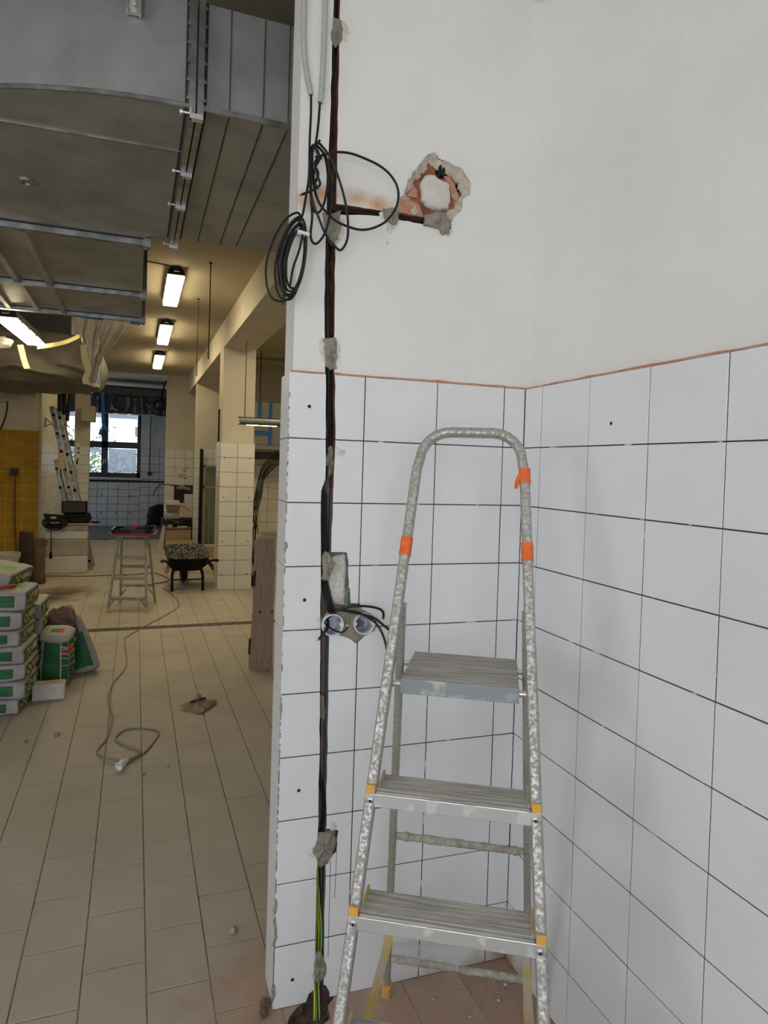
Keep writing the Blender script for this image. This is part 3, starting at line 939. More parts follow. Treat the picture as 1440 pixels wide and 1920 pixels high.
tiled_wall('wall_partition', 'cream wall end with a grey box on it, left of the opening to the far room', (0.0, 0.010, 0, 0.30, 0.15, 3.66), (-1.675, 13.7, 0), 0,
           [0.0, 0.06, 0.30], Z10, m_halltile, m_hallgrout, m_cream)
# left of it the block of wall with ochre tiles towards us and cream tiles along the hall
yw = tiled_wall('wall_ochre', 'wall with ochre tiles below and cream plaster above', (0.0, 0.010, 0, 2.36, 4.1, 3.66), (-4.19, 9.6, 0), 0,
                [round(2.345 - 0.226 * k, 4) for k in range(10, -1, -1)], steps(0, 2.135, 0.2135), m_yellowtile, m_yellowgrout, m_cream, gap=0.006)
MB().box(2.346, -0.004, 0, 2.374, 0.004, 2.14).build('edge_trim', [m_grey_box], yw)
ys = struct(MB().box(0.0, 0.010, 0, 4.1, 0.03, 3.66).build('wall_hall_left', [m_cream]), 'cream tiled side of the wall block behind the leaning ladder', 'wall')
MB().box(0, 0.003, 0, 4.1, 0.011, 1.999).build('joint_bed', [m_hallgrout], ys)
tiles(ys, steps(0, 4.1, 0.25), Z10, m_halltile, gap=0.006)
place(ys, (-1.812, 9.6, 0), R(90))
# low tiled wall of the right bay, seen between column and partition
tiled_wall('wall_low', 'low wall of cream tiles behind the bundle of cables', (0.0, 0.010, 0, 2.0, 0.15, 1.95), (1.10, 9.15, 0), 0,
           [0.0, 0.05, 0.30, 0.55, 0.80, 1.05, 1.30, 1.55, 1.80, 2.0], steps(0, 1.9, 0.19), m_halltile, m_hallgrout, m_cream)
struct(MB().box(1.07, 13.72, 0, 3.3, 13.84, 3.66).build('wall_bay_end', [m_cream]), 'cream end wall of the right bay', 'wall')
# far wall around the window
fw_ = MB()
WX0, WX1, WZ0, WZ1 = -2.2, -0.32, 1.27, 3.02
fw_.box(-4.3, 16.71, 0, WX0, 16.95, 3.7).box(WX1, 16.71, 0, 3.4, 16.95, 3.7).box(WX0, 16.71, 0, WX1, 16.95, WZ0).box(WX0, 16.71, WZ1, WX1, 16.95, 3.7)
wall_far = struct(fw_.build('wall_far', [m_fartile]), 'grey white tiled wall around the dark window', 'wall')
MB().box(-2.4, 16.703, 0, WX1, 16.711, 1.15).box(WX1, 16.703, 0, 0.9, 16.711, 2.05).build('joint_bed', [m_hallgrout], wall_far)
for xs_, zs_ in (([-1.85, -1.60, -1.35, -1.10, -0.85, -0.60, WX1], steps(0, 1.15, 0.192)), ([WX1, -0.10, 0.15, 0.40], steps(0, 2.05, 0.205))):
    tiles(wall_far, xs_, zs_, m_fartile, y=16.700, gap=0.010)
o = MB().box(-2.3, 16.66, 1.155, 0.6, 16.70, 1.195).build('pipe_rail', [m_black_matt], wall_far)
o['label'] = 'dark rail under the window'
for x_, z_ in ((-1.24, 0.80), (-0.55, 0.80), (-1.25, 0.36), (-0.88, 0.36), (-0.55, 0.38)):
    MB().box(x_ - .01, 16.692, z_ - .05, x_ + .01, 16.70, z_ + .02).build('pipe_stub', [m_black_matt], wall_far)

# window
win = struct(bpy.data.objects.new('window_1', None), 'dark framed window of the far room with slat blinds', 'window')
COL.objects.link(win)
fy0, fy1 = 16.72, 16.80
fb = MB()
fb.box(WX0, fy0, WZ0, WX1, fy1, WZ0 + 0.12).box(WX0, fy0, WZ1 - 0.08, WX1, fy1, WZ1).box(WX1 - 0.09, fy0, WZ0, WX1, fy1, WZ1).box(WX0, fy0, WZ0, WX0 + .09, fy1, WZ1)
fb.box(-1.27, fy0 - .02, WZ0, -1.12, fy1, WZ1).box(WX0, fy0 - .02, 2.03, WX1, fy1, 2.19)
fb.build('frame', [m_frame], win)
for x0, x1, z0, z1 in ((-1.12, WX1 - .09, 2.19, WZ1 - .08), (-1.12, WX1 - .09, WZ0 + .12, 2.03), (WX0 + .09, -1.27, 2.19, WZ1 - .08), (WX0 + .09, -1.27, WZ0 + .12, 2.03)):
    MB().box(x0, fy0 + .03, z0, x1, fy0 + .036, z1).build('pane', [m_glass], win)
    full = z0 < 1.5 and x1 > -1
    n_s = 22 if full else 4
    for k in range(n_s):
        z_ = z1 - 0.02 - 0.028 * k
        MB().add([(x0 + .01, 16.85, z_), (x1 - .01, 16.85, z_), (x1 - .01, 16.862, z_ - .027), (x0 + .01, 16.862, z_ - .027),
                  (x0 + .01, 16.852, z_ + .002), (x1 - .01, 16.852, z_ + .002), (x1 - .01, 16.864, z_ - .025), (x0 + .01, 16.864, z_ - .025)],
                 [(0, 1, 2, 3), (7, 6, 5, 4), (0, 4, 5, 1), (3, 2, 6, 7)]).build('blind_slat', [m_blind], win)
for x_, z_ in ((-1.17, 2.50), (-1.17, 1.70), (-1.22, 1.66)):
    MB().box(x_ - .012, fy0 - .05, z_ - .06, x_ + .012, fy0 - .02, z_ + .06).build('handle', [m_galv_rail], win)
struct(MB().box(WX0 - .05, 16.60, WZ0 - .05, WX1 + .04, 16.72, WZ0).build('sill', [m_grey_box]), 'pale sill under the dark window', 'sill')
# ------------------------------------------------------------------ the stepladder
LADDER = empty('stepladder', (0.10, -0.94, 0), R(-30.6), 'mortar-splashed aluminium stepladder with a high handrail, standing before the tiled corner', 'stepladder')
LEAN = 0.3825


def hw(z):
    return (0.498 - 0.1165 * z) / 2


def rail_pt(s, z):
    return Vector((s * hw(z), LEAN * z, z))


for s in (-1, 1):
    pts = [rail_pt(s, z) for z in (0.012, 0.4, 0.8, 1.2, 1.5, 1.72)]
    MB().tube(pts, 0.0165, 16, rx=0.0135, sup=4.5, upv=(0, 1, -0.38)).build('front_rail', m_alu, LADDER, True)
    MB().tube([rail_pt(s, 0.0) - Vector((0, .0, 0)), rail_pt(s, 0.05)], 0.020, 16, rx=0.017, sup=4.5, upv=(0, 1, -0.38)).build('rubber_foot', m_yellow_cap, LADDER, True)
zt, rr = 1.832, 0.085
up_ = Vector((0, LEAN, 1)).normalized()
arc = []
for s, a0 in ((-1, 180), (1, 90)):
    cx = s * (hw(zt) - rr)
    for k in range(7):
        a = R(a0 - 90 * k / 6)
        arc.append(Vector((cx + rr * math.cos(a), 0, 0)) + Vector((0, LEAN * (zt - .088), zt - .088)) + up_ * (rr * math.sin(a)))
arc = [rail_pt(-1, 1.715)] + arc + [rail_pt(1, 1.715)]
MB().tube(arc, 0.0165, 16, rx=0.0135, sup=2.6, upv=(0, 1, -0.38), cap=False).build('handrail_bow', m_alu, LADDER, True)

for z in (0.22, 0.46, 0.70, 0.94):
    y0 = LEAN * z - 0.020
    w = hw(z) - 0.013
    prof = [(y0, z - 0.028), (y0, z)]
    n = 14
    for k in range(n):
        ya = y0 + 0.010 + 0.082 * k / n
        prof += [(ya, z), (ya + 0.0010, z + 0.0022), (ya + 0.0036, z + 0.0022), (ya + 0.0046, z)]
    prof += [(y0 + 0.095, z), (y0 + 0.095, z - 0.024), (y0 + 0.090, z - 0.024), (y0 + 0.090, z - 0.004), (y0 + 0.004, z - 0.004), (y0 + 0.004, z - 0.028)]
    t = MB()
    k = len(prof)
    t.add([(-w, a, c) for a, c in prof] + [(w, a, c) for a, c in prof],
          [(i, (i + 1) % k, (i + 1) % k + k, i + k) for i in range(k)])
    # end caps of the hollow section as two strips
    t.box(-w, y0, z - 0.004, -w + .0008, y0 + 0.095, z).box(w - .0008, y0, z - 0.004, w, y0 + 0.095, z)
    st = t.build('step', m_tread, LADDER)
    ly = y0 - 0.0045
    MB().box(-hw(z) - 0.012, ly, z - 0.036, hw(z) + 0.012, ly + 0.004, z - 0.004).build('front_strip', m_alu_clean, st, False, 0.0015)
    for s in (-1, 1):
        MB().lathe([(0.0055, -0.003), (0.0075, -0.0015), (0.0075, 0.001)], 14, (s * (hw(z) - 0.001), ly, z - 0.021), 'y', 0).lathe([(0.003, -0.0036), (0.003, -0.0028)], 10, (s * (hw(z) - 0.001), ly, z - 0.021), 'y', 1).build('rivet', [m_steel, m_hole], st, True)
        MB().box(s * hw(z) - 0.010, ly - 0.001, z - 0.005, s * hw(z) + 0.011, ly + 0.008, z + 0.016).build('yellow_cap', m_yellow_cap, st, False, 0.001)
        MB().hexa([(s * (hw(z) - .017) - .003, y0 + .012, z - .002), (s * (hw(z) - .017) + .003, y0 + .012, z - .002), (s * (hw(z) - .017) + .003, y0 + 0.092, z - .002), (s * (hw(z) - .017) - .003, y0 + 0.092, z - .002)],
                  [(s * (hw(z) - .017) - .003, y0 + .014, z + .004), (s * (hw(z) - .017) + .003, y0 + .014, z + .004), (s * (hw(z) - .017) + .003, y0 + 0.090, z + .014), (s * (hw(z) - .017) - .003, y0 + 0.090, z + .014)]).build('end_plate', m_strap, st)
# platform
pz = 1.180
t = MB()
t.box(-0.146, 0.462, pz - 0.012, 0.148, 0.722, pz)
for k in range(30):
    ya = 0.470 + 0.245 * k / 30
    t.box(-0.145, ya, pz, 0.147, ya + 0.0045, pz + 0.0018)
plat = t.build('platform', m_tread, LADDER)
MB().box(-0.148, 0.456, pz - 0.038, 0.150, 0.462, pz).box(-0.148, .462, pz - .034, -.142, .70, pz - .012).box(.144, .462, pz - .034, .150, .70, pz - .012).build('front_strip', m_bluegrey_lip, plat, False, 0.0012)
for s in (-1, 1):
    for y_, z_ in ((0.480, 1.160), (0.650, 1.166)):
        MB().tube([(s * 0.140, y_, z_), (s * 0.181 if y_ < .5 else s * 0.172, y_, z_)], 0.0085, 10).build('pivot_pin', m_alu_clean, plat, True)
# rear frame
for s in (-1, 1):
    MB().tube([(s * 0.225, 0.896, 0.03), (s * 0.163, 0.55, 1.35)], 0.015, 16, rx=0.011, sup=4.5, upv=(0, 1, .38)).build('rear_leg', m_alu, LADDER, True)
    MB().tube([(s * 0.226, 0.900, 0.0), (s * 0.2235, 0.888, 0.045)], 0.0185, 16, rx=0.0145, sup=4.5, upv=(0, 1, .38)).build('rubber_foot', m_yellow_cap, LADDER, True)
rb_ = random.Random(4)
for z_, lump in ((0.62, 0.5), (0.155, 0.25)):
    x_ = 0.225 - 0.062 * z_ / 1.32 - 0.012
    y_ = 0.896 - 0.346 * z_ / 1.32
    pts = [(-x_ + 2 * x_ * k / 80, y_ + rb_.uniform(-.0005, .0005), z_ + rb_.uniform(-.0003, .0012)) for k in range(81)]
    rs = [0.0105 * (1 + lump * max(0, noise.noise(Vector((k * .23, z_ * 9, 1))) + rb_.uniform(-.15, .25))) for k in range(81)]
    MB().tube(pts, lambda u, rs=rs: rs[min(80, int(u * 80 + .5))], 10).build('cross_bar', m_caked, LADDER, True)


def ribbon(pts, w, th, side, sub=6):
    pts = smooth([Vector(p) for p in pts], sub)
    b_ = MB()
    sd = Vector(side).normalized()
    k = len(pts)
    vs = []
    for i, p in enumerate(pts):
        t_ = (pts[min(i + 1, k - 1)] - pts[max(i - 1, 0)]).normalized()
        n_ = sd.cross(t_).normalized()
        for a, c in ((-1, -1), (1, -1), (1, 1), (-1, 1)):
            vs.append(p + sd * (w / 2 * a) + n_ * (th / 2 * c))
    fs = [(3, 2, 1, 0), tuple(4 * (k - 1) + i for i in range(4))]
    for i in range(k - 1):
        for j in range(4):
            fs.append((4 * i + j, 4 * i + (j + 1) % 4, 4 * i + 4 + (j + 1) % 4, 4 * i + 4 + j))
    return b_.add(vs, fs)


ribbon([(-0.192, 0.790, 0.36), (-0.199, 0.735, 0.30), (-0.207, 0.63, 0.268), (-0.208, 0.55, 0.27), (-0.204, 0.42, 0.30), (-0.205, 0.30, 0.35)], 0.024, 0.002, (1, 0.1, 0)).build('strap', m_strap, LADDER)
ribbon([(0.200, 0.790, 0.36), (0.205, 0.735, 0.30), (0.209, 0.63, 0.258), (0.213, 0.55, 0.25), (0.214, 0.42, 0.26), (0.214, 0.30, 0.31)], 0.024, 0.002, (1, 0.1, 0)).build('strap', m_strap, LADDER)
for s, z0, z1 in ((1, 1.683, 1.722), (1, 1.482, 1.527), (-1, 1.480, 1.527)):
    MB().tube([rail_pt(s, z0 + (z1 - z0) * k / 5) for k in range(6)], 0.0185, 20, rx=0.0155, sup=3.6, upv=(0, 1, -0.38)).build('orange_tape', m_orange, LADDER, True)['label'] = 'orange tape wound round the rail'
ribbon([(hw(1.7) - 0.012, LEAN * 1.7 - .012, 1.712), (hw(1.7) - 0.020, LEAN * 1.7 - .014, 1.695), (hw(1.7) - 0.022, LEAN * 1.7 - .012, 1.670)], 0.011, 0.0025, (1, 0, 0.1)).build('tape_tail', m_orange, LADDER)
for s, z0, z1 in ((1, 1.683, 1.722), (1, 1.482, 1.527), (-1, 1.480, 1.527)):
    fr = MB()
    for k in range(8):
        p = rail_pt(s, z0 + (z1 - z0) * rb_.random()) + Vector((-s * 0.0145 if rb_.random() < .7 else s * .0145, -0.008, 0))
        fr.tube([p, p + Vector((rb_.uniform(-.007, .007), -.003, rb_.uniform(-.006, .003)))], 0.0008, 4)
    o = fr.build('tape_fringe', m_orange, LADDER)
    o['kind'] = 'stuff'


# ------------------------------------------------------------------ cables, conduits and boxes on the front wall
def wallthing(b_, name, m, label, cat, group=None, smooth_=True):
    o = b_.build(name, m, None, smooth_)
    o.rotation_euler = (0, 0, WALL_ROT)
    return tag(o, label, cat, group)


def wchild(b_, name, m, parent, smooth_=True, label=None):
    o = b_.build(name, m, parent, smooth_)
    if label:
        o['label'] = label
    return o


def V3(pts, y):
    return [(p[0], y if not callable(y) else y(i / max(len(pts) - 1, 1)), p[1]) for i, p in enumerate(pts)]


def conduit(pts, label):
    b_ = MB()
    P = smooth([Vector(p) for p in pts], 14)
    fine = []
    for i in range(len(P) - 1):
        k = max(1, int((P[i + 1] - P[i]).length / 0.0011))
        fine += [P[i].lerp(P[i + 1], j / k) for j in range(k)]
    n = len(fine) - 1
    b_.tube(fine, lambda u: 0.0084 + 0.0013 * math.sin(u * n * 1.15), 14)
    return wallthing(b_, 'corrugated_conduit', m_conduit, label, 'conduit')


conduit(V3([(0.008, 3.335), (0.006, 3.11), (0.007, 3.016), (0.011, 2.953), (0.019, 2.9), (0.028, 2.862), (0.035, 2.835)], -0.03), 'grey corrugated conduit nearer the wall end, its cable running to the tied coil')
conduit(V3([(0.071, 3.335), (0.070, 3.126), (0.070, 3.046), (0.069, 2.934), (0.066, 2.854), (0.063, 2.817)], -0.03), 'grey corrugated conduit next to the chase, its cable ending in loose loops')

# tied coil below the left conduit
coilp = [(0.009, 2.467), (-0.007, 2.469), (-0.037, 2.444), (-0.067, 2.388), (-0.086, 2.325), (-0.088, 2.279), (-0.081, 2.234), (-0.065, 2.208),
         (-0.04, 2.203), (-0.018, 2.215), (0.002, 2.252), (0.02, 2.307), (0.030, 2.377), (0.024, 2.440)]
cc = Vector((-0.026, 2.335))
b_ = MB()
b_.tube(V3([(0.034, 2.85), (0.035, 2.784), (0.033, 2.695), (0.033, 2.591), (0.025, 2.526), (0.016, 2.469), (0.009, 2.462)], lambda u: -0.03 - 0.02 * u), 0.0036, 8, sub=5)
rk = random.Random(6)
for k in range(8):
    sc = 1.0 if k == 0 else 0.80 - 0.035 * k + (0.05 if k == 1 else 0)
    sx = sc * (1.0 if k == 0 else rk.uniform(0.82, 0.98))
    off = Vector((0.0 if k == 0 else 0.010 + 0.0022 * k, 0.004 * (k % 3) - (0.008 if k else 0)))
    loop = []
    for i, p in enumerate(coilp):
        d = Vector(p) - cc
        loop.append((cc.x + d.x * sx + off.x, -0.045 - 0.006 * math.sin(i * .9 + k) - 0.0045 * (k % 4), cc.y + d.y * (sc + .12 if k else 1) + off.y))
    b_.tube(loop, 0.0035, 8, sub=5, close=True)
b_.tube(V3([(0.010, 2.45), (-0.018, 2.40), (-0.032, 2.33), (-0.036, 2.25), (-0.039, 2.190)], -0.062), 0.0036, 8, sub=5)
b_.tube(V3([(0.016, 2.42), (0.006, 2.36), (-0.012, 2.30), (-0.020, 2.24)], -0.064), 0.0036, 8, sub=5)
COIL = wallthing(b_, 'cable_coil', m_black, 'oval black cable coil tied with white tape, hanging over the wall end', 'cable')
tb = MB()
tb.tube([(-0.002, -0.052, 2.4105), (0.034, -0.052, 2.4055)], 0.0195, 14, rx=0.0075, sup=2.5, upv=(0, 1, 0))
wchild(tb, 'tape_band', m_whitetape, COIL, True, 'white tape band round the coil')

# loose loops below the right conduit
b_ = MB()
b_.tube(V3([(0.063, 2.83), (0.059, 2.748), (0.054, 2.702), (0.050, 2.683)], -0.03), 0.0038, 8, sub=5)
big = [(0.054, 2.655), (0.087, 2.668), (0.118, 2.678), (0.16, 2.680), (0.204, 2.671), (0.248, 2.657), (0.283, 2.636), (0.308, 2.605), (0.316, 2.57), (0.307, 2.527),
       (0.277, 2.484), (0.237, 2.458), (0.198, 2.447), (0.158, 2.451), (0.118, 2.464), (0.091, 2.485), (0.068, 2.51), (0.054, 2.545), (0.048, 2.59), (0.056, 2.635), (0.073, 2.657)]
b_.tube(V3(big, lambda u: -0.025 - 0.03 * math.sin(u * math.pi)), 0.0038, 8, sub=5)
l2 = [(0.048, 2.683), (0.07, 2.673), (0.097, 2.641), (0.121, 2.589), (0.143, 2.524), (0.154, 2.463), (0.153, 2.409), (0.134, 2.375), (0.111, 2.388), (0.084, 2.418), (0.064, 2.459), (0.043, 2.508), (0.032, 2.568), (0.034, 2.63)]
b_.tube(V3(l2, -0.058), 0.0038, 8, sub=5, close=True)
l3 = [(0.042, 2.679), (0.071, 2.667), (0.088, 2.639), (0.102, 2.585), (0.104, 2.523), (0.094, 2.45), (0.079, 2.41), (0.057, 2.387), (0.042, 2.408), (0.045, 2.467), (0.039, 2.544), (0.041, 2.606)]
b_.tube(V3(l3, -0.046), 0.0038, 8, sub=5, close=True)
l4 = [(0.042, 2.684), (0.071, 2.675), (0.088, 2.636), (0.093, 2.577), (0.082, 2.513), (0.064, 2.485), (0.047, 2.501), (0.039, 2.562), (0.039, 2.628)]
b_.tube(V3(l4, -0.034), 0.0038, 8, sub=5, close=True)
b_.tube(V3([(0.058, 2.69), (0.046, 2.664), (0.058, 2.635), (0.046, 2.605), (0.056, 2.58), (0.044, 2.56)], -0.064), 0.0038, 8, sub=5)
b_.tube(V3([(0.046, 2.67), (0.058, 2.645), (0.045, 2.62), (0.057, 2.592), (0.048, 2.565), (0.056, 2.545)], -0.060), 0.0038, 8, sub=5)
b_.tube(V3([(0.050, 2.584), (0.062, 2.560), (0.050, 2.545), (0.029, 2.531), (0.006, 2.518)], -0.068), 0.0038, 8, sub=5)
LOOPS = wallthing(b_, 'loose_cable_loops', m_black, 'tangle of loose black cable loops hanging in front of the chase', 'cable')
wchild(MB().tube([(0.0065, -0.068, 2.5185), (0.001, -0.068, 2.516)], 0.0030, 8), 'stripped_end', m_copper, LOOPS)

# cables lying in the chase, thickened so their black also stands for shadow
CL = ('outermost left of the black cables that come down the chase from the ceiling', 'right one of the two black cables that come down the chase from the ceiling', 'black cable that joins the chase behind the loose loops', 'black cable along the right edge of the chase below the loose loops')
for k, (dx, y, z0, z1) in enumerate(((0.006, 0.022, 3.66, 1.66), (0.013, 0.032, 3.66, 1.66), (0.010, 0.020, 2.60, 1.64), (0.019, 0.028, 2.45, 1.66))):
    pts = []
    z = z0
    while z > z1:
        xl = next(a[0] + (b2[0] - a[0]) * (a[1] - z) / (a[1] - b2[1]) for a, b2 in zip(CH_L, CH_L[1:]) if a[1] >= z >= b2[1])
        pts.append((xl + dx + 0.0025 * math.sin(z * 5 + k * 2), y + 0.004 * math.sin(z * 7 + k), z))
        z -= 0.07
    wallthing(MB().tube(pts, 0.0052, 8, sub=2), 'chase_cable', m_black, CL[k], 'cable', 'black cables in the upper chase')
for k, dx in enumerate((0.004, 0.011, 0.018)):
    wallthing(MB().tube([(0.112 + dx * .9, 0.016 + 0.005 * k, 1.655 - 0.012 * k), (0.113 + dx, 0.014 + 0.005 * k, 1.55), (0.115 + dx, 0.016, 1.43), (0.121 + dx, 0.022, 1.36),
                         (0.130 + dx, 0.012, 1.31), (0.138 + dx * 1.2, 0.004, 1.265), (0.146 + dx * 1.4, 0.010, 1.245)], 0.0044, 8, sub=4), 'chase_cable', m_black,
              ('left', 'middle', 'right')[k] + ' one of the three black cables running down to the socket boxes', 'cable', 'black cables down to the socket boxes')
wallthing(MB().tube([(0.124, 0.035, 1.19), (0.127, 0.035, 1.10), (0.129, 0.036, 1.00), (0.132, 0.036, 0.90), (0.134, 0.036, 0.76), (0.138, 0.020, 0.70), (0.148, 0.012, 0.65), (0.148, 0.014, 0.58), (0.146, 0.022, 0.53)], 0.0055, 8, sub=5),
          'chase_cable', m_black, 'single black cable bowed out of the chase below the socket boxes', 'cable')
wallthing(MB().tube([(0.125, 0.030, 2.524), (0.20, 0.028, 2.528), (0.30, 0.030, 2.532), (0.38, 0.030, 2.532), (0.47, 0.030, 2.526)], 0.0065, 8, sub=4), 'chase_cable', m_black, 'black cable lying in the short horizontal chase towards the broken hole', 'cable')  # cable added here; its black also stands for the shadow in the slot
# earth wires in the lowest part of the chase
for k, (m_, xs_) in enumerate(((m_yellow_wire, (0.136, 0.139, 0.147, 0.150, 0.142, 0.148)), (m_greenyellow_g, (0.141, 0.143, 0.152, 0.155, 0.150, 0.156)), (m_greenyellow_g, (0.148, 0.151, 0.156, 0.158, 0.152, 0.160)),
                               (m_yellow_wire, (0.134, 0.135, 0.137, 0.139, 0.139, 0.143)), (m_black, (0.144, 0.147, 0.149, 0.151, 0.146, 0.152)))):
    pts = [(xs_[0], 0.026, 0.46), (xs_[0] + .001, 0.018 + .003 * (k % 2), 0.40), (xs_[1], 0.016 + .004 * (k % 3), 0.32), (xs_[2], 0.016, 0.22), (xs_[3] - .002, 0.018, 0.15), (xs_[4] - .004, 0.008, 0.06),
           (xs_[4] - .006, -0.010, 0.015), (xs_[5] - .014, -0.030, -0.03), (xs_[5] - .016, -0.045, -0.085)]
    b_ = MB().tube(pts, 0.0040, 8, sub=5)
    if k == 0 or k == 1 or k == 3:
        o = wallthing(b_, 'earth_wire', [m_], 'thick green and yellow earth wire in the lowest part of the chase', 'wire', 'green and yellow earth wires')
        st = MB().tube([(p[0] + 0.0022, p[1] - 0.0026, p[2]) for p in pts], 0.0021, 6, sub=5)
        wchild(st, 'stripe', m_greenyellow_g if m_ is m_yellow_wire else m_yellow_wire, o)
    else:
        wallthing(b_, 'earth_wire', [m_], 'dark green wire among the earth wires in the lowest chase' if m_ is m_greenyellow_g else 'black wire among the earth wires in the lowest chase', 'wire')

# the two round socket boxes
for k, (cx_, lab) in enumerate(((0.157, 'white round socket box half under the chase, with the short cable ends'), (0.262, 'white round socket box nearer the stepladder, with mortar inside'))):
    cz_ = 1.213
    rim = MB()
    rim.lathe([(0.0350, 0.060), (0.0350, -0.010), (0.0320, -0.010), (0.0320, 0.056), (0.001, 0.056)], 32, (cx_, 0, cz_), 'y')
    sb = wallthing(rim, 'socket_box', m_white_plastic, lab, 'socket box')
    wchild(MB().prism(disc(cx_, cz_, 0.0318), 0.050, 0.0555), 'box_bottom', m_bluegrey_plastic, sb, False, 'blue grey inside of the box')
    wchild(MB().lathe([(0.0316, 0.054), (0.0316, 0.004), (0.0312, 0.004), (0.0312, 0.053)], 32, (cx_, 0, cz_), 'y'), 'box_lining', m_bluegrey_plastic, sb)
    for s in (-1, 1):
        wchild(MB().box(cx_ + s * .0285 - .0035, -.006, cz_ - .005, cx_ + s * .0285 + .0035, .05, cz_ + .005), 'screw_post', m_white_plastic, sb, False)
    if k:
        wchild(MB().blob([(0.250, 1.190), (0.272, 1.188), (0.278, 1.205), (0.262, 1.216), (0.248, 1.206)], 0.050, 0.012, 201), 'mortar_lump', m_mortar, sb)
for pts, y, lab in (
    ([(0.125, 1.204), (0.143, 1.233), (0.167, 1.26), (0.195, 1.273), (0.228, 1.279), (0.266, 1.276), (0.299, 1.267), (0.312, 1.254), (0.312, 1.236)], lambda u: 0.03 - 0.075 * min(1, u * 2.2), 'black cable arching from the left socket box to the right, its end bent down'),
    ([(0.160, 1.262), (0.181, 1.261), (0.217, 1.254), (0.255, 1.246), (0.287, 1.235), (0.316, 1.213), (0.342, 1.191)], lambda u: 0.0 - 0.05 * u, 'black cable running past the right socket box behind the stepladder'),
    ([(0.185, 1.259), (0.243, 1.249), (0.286, 1.225), (0.309, 1.195), (0.323, 1.156), (0.326, 1.121)], lambda u: 0.0 - 0.055 * u, 'black cable hanging in a bow right of the right socket box'),
    ([(0.152, 1.220), (0.146, 1.203), (0.126, 1.194), (0.102, 1.181)], lambda u: 0.04 - 0.09 * u, 'short thick cable end poking left out of the left socket box'),
    ([(0.136, 1.213), (0.157, 1.198), (0.182, 1.191), (0.2, 1.200), (0.203, 1.21)], lambda u: 0.03 - 0.045 * min(1, 2 * u), 'thin cable sagging out of the left socket box'),
):
    o = wallthing(MB().tube(V3(pts, y), 0.0040 if 'thin' not in lab else 0.0026, 8, sub=5), 'cable_end', m_black, lab, 'cable')
    e0, e1 = Vector(V3(pts, y)[-2]), Vector(V3(pts, y)[-1])
    d_ = (e1 - e0).normalized()
    wchild(MB().tube([e1 - d_ * .001, e1 + d_ * .004], 0.0032, 8), 'cut_face', m_steel, o)
wallthing(MB().tube(V3([(0.2065, 1.334), (0.203, 1.307), (0.200, 1.275), (0.203, 1.246), (0.204, 1.209)], lambda u: 0.006 - 0.022 * u), 0.0026, 8, sub=5),
          'green_wire', m_green, 'thin green wire hanging between the two socket boxes', 'wire')

# ------------------------------------------------------------------ crumbs and lumps on the floor
cr = MB()
cl = MB()
rc = random.Random(12)
for k in range(2600):
    tgt = cr if rc.random() < 0.55 else cl
    u = rc.random()
    if u < 0.35:
        x, y = rc.gauss(0.42, 0.28), rc.gauss(-0.12, 0.10)
    elif u < 0.55:
        x, y = 0.80 - abs(rc.gauss(0, 0.09)), -0.06 - abs(rc.gauss(0, 0.09))
    elif u < 0.80:
        x, y = rc.gauss(0.02, 0.16), rc.gauss(-0.05, 0.14)
    else:
        x, y = rc.uniform(-0.85, 0.25), rc.uniform(-0.3, 4.5)
    if x > 0.815 or (x > -0.012 and y > -0.035 - 0.01):
        continue
    if 0.03 < x < 0.21 and -0.09 < y:
        continue
    s = rc.uniform(0.0008, 0.0030)
    a = rc.uniform(0, 6.28)
    vs = []
    for j in range(3):
        vs.append((x + s * math.cos(a + j * 2.1) * rc.uniform(.7, 1.3), y + s * math.sin(a + j * 2.1) * rc.uniform(.7, 1.3), 0.0003))
    vs.append((x, y, s * rc.uniform(0.6, 1.3)))
    tgt.add(vs, [(0, 2, 1), (0, 1, 3), (1, 2, 3), (2, 0, 3)])
tag(cr.build('brick_crumbs', m_crumb), 'reddish brick crumbs scattered on the floor tiles', 'crumbs', None, 'stuff')
tag(cl.build('plaster_crumbs', m_crumb_light), 'pale plaster crumbs scattered on the floor tiles', 'crumbs', None, 'stuff')


def rock(name, loc, s, m, label, cat='lump', group=None, seed=0, flat=0.6):
    bm = bmesh.new()
    bmesh.ops.create_icosphere(bm, subdivisions=2, radius=1)
    for v in bm.verts:
        q = v.co.copy()
        q *= 1 + 0.35 * noise.noise(q * 1.3 + Vector((seed * 7.3, 0, 0)))
        v.co = Vector((q.x * s, q.y * s * 0.8, q.z * s * flat))
    z0 = min(v.co.z for v in bm.verts)
    for v in bm.verts:
        v.co.z -= z0
    me = bpy.data.meshes.new(name)
    bm.to_mesh(me)
    bm.free()
    me.materials.append(m)
    o = bpy.data.objects.new(name, me)
    COL.objects.link(o)
    o.location = loc
    o.rotation_euler = (0, 0, seed)
    return tag(o, label, cat, group)


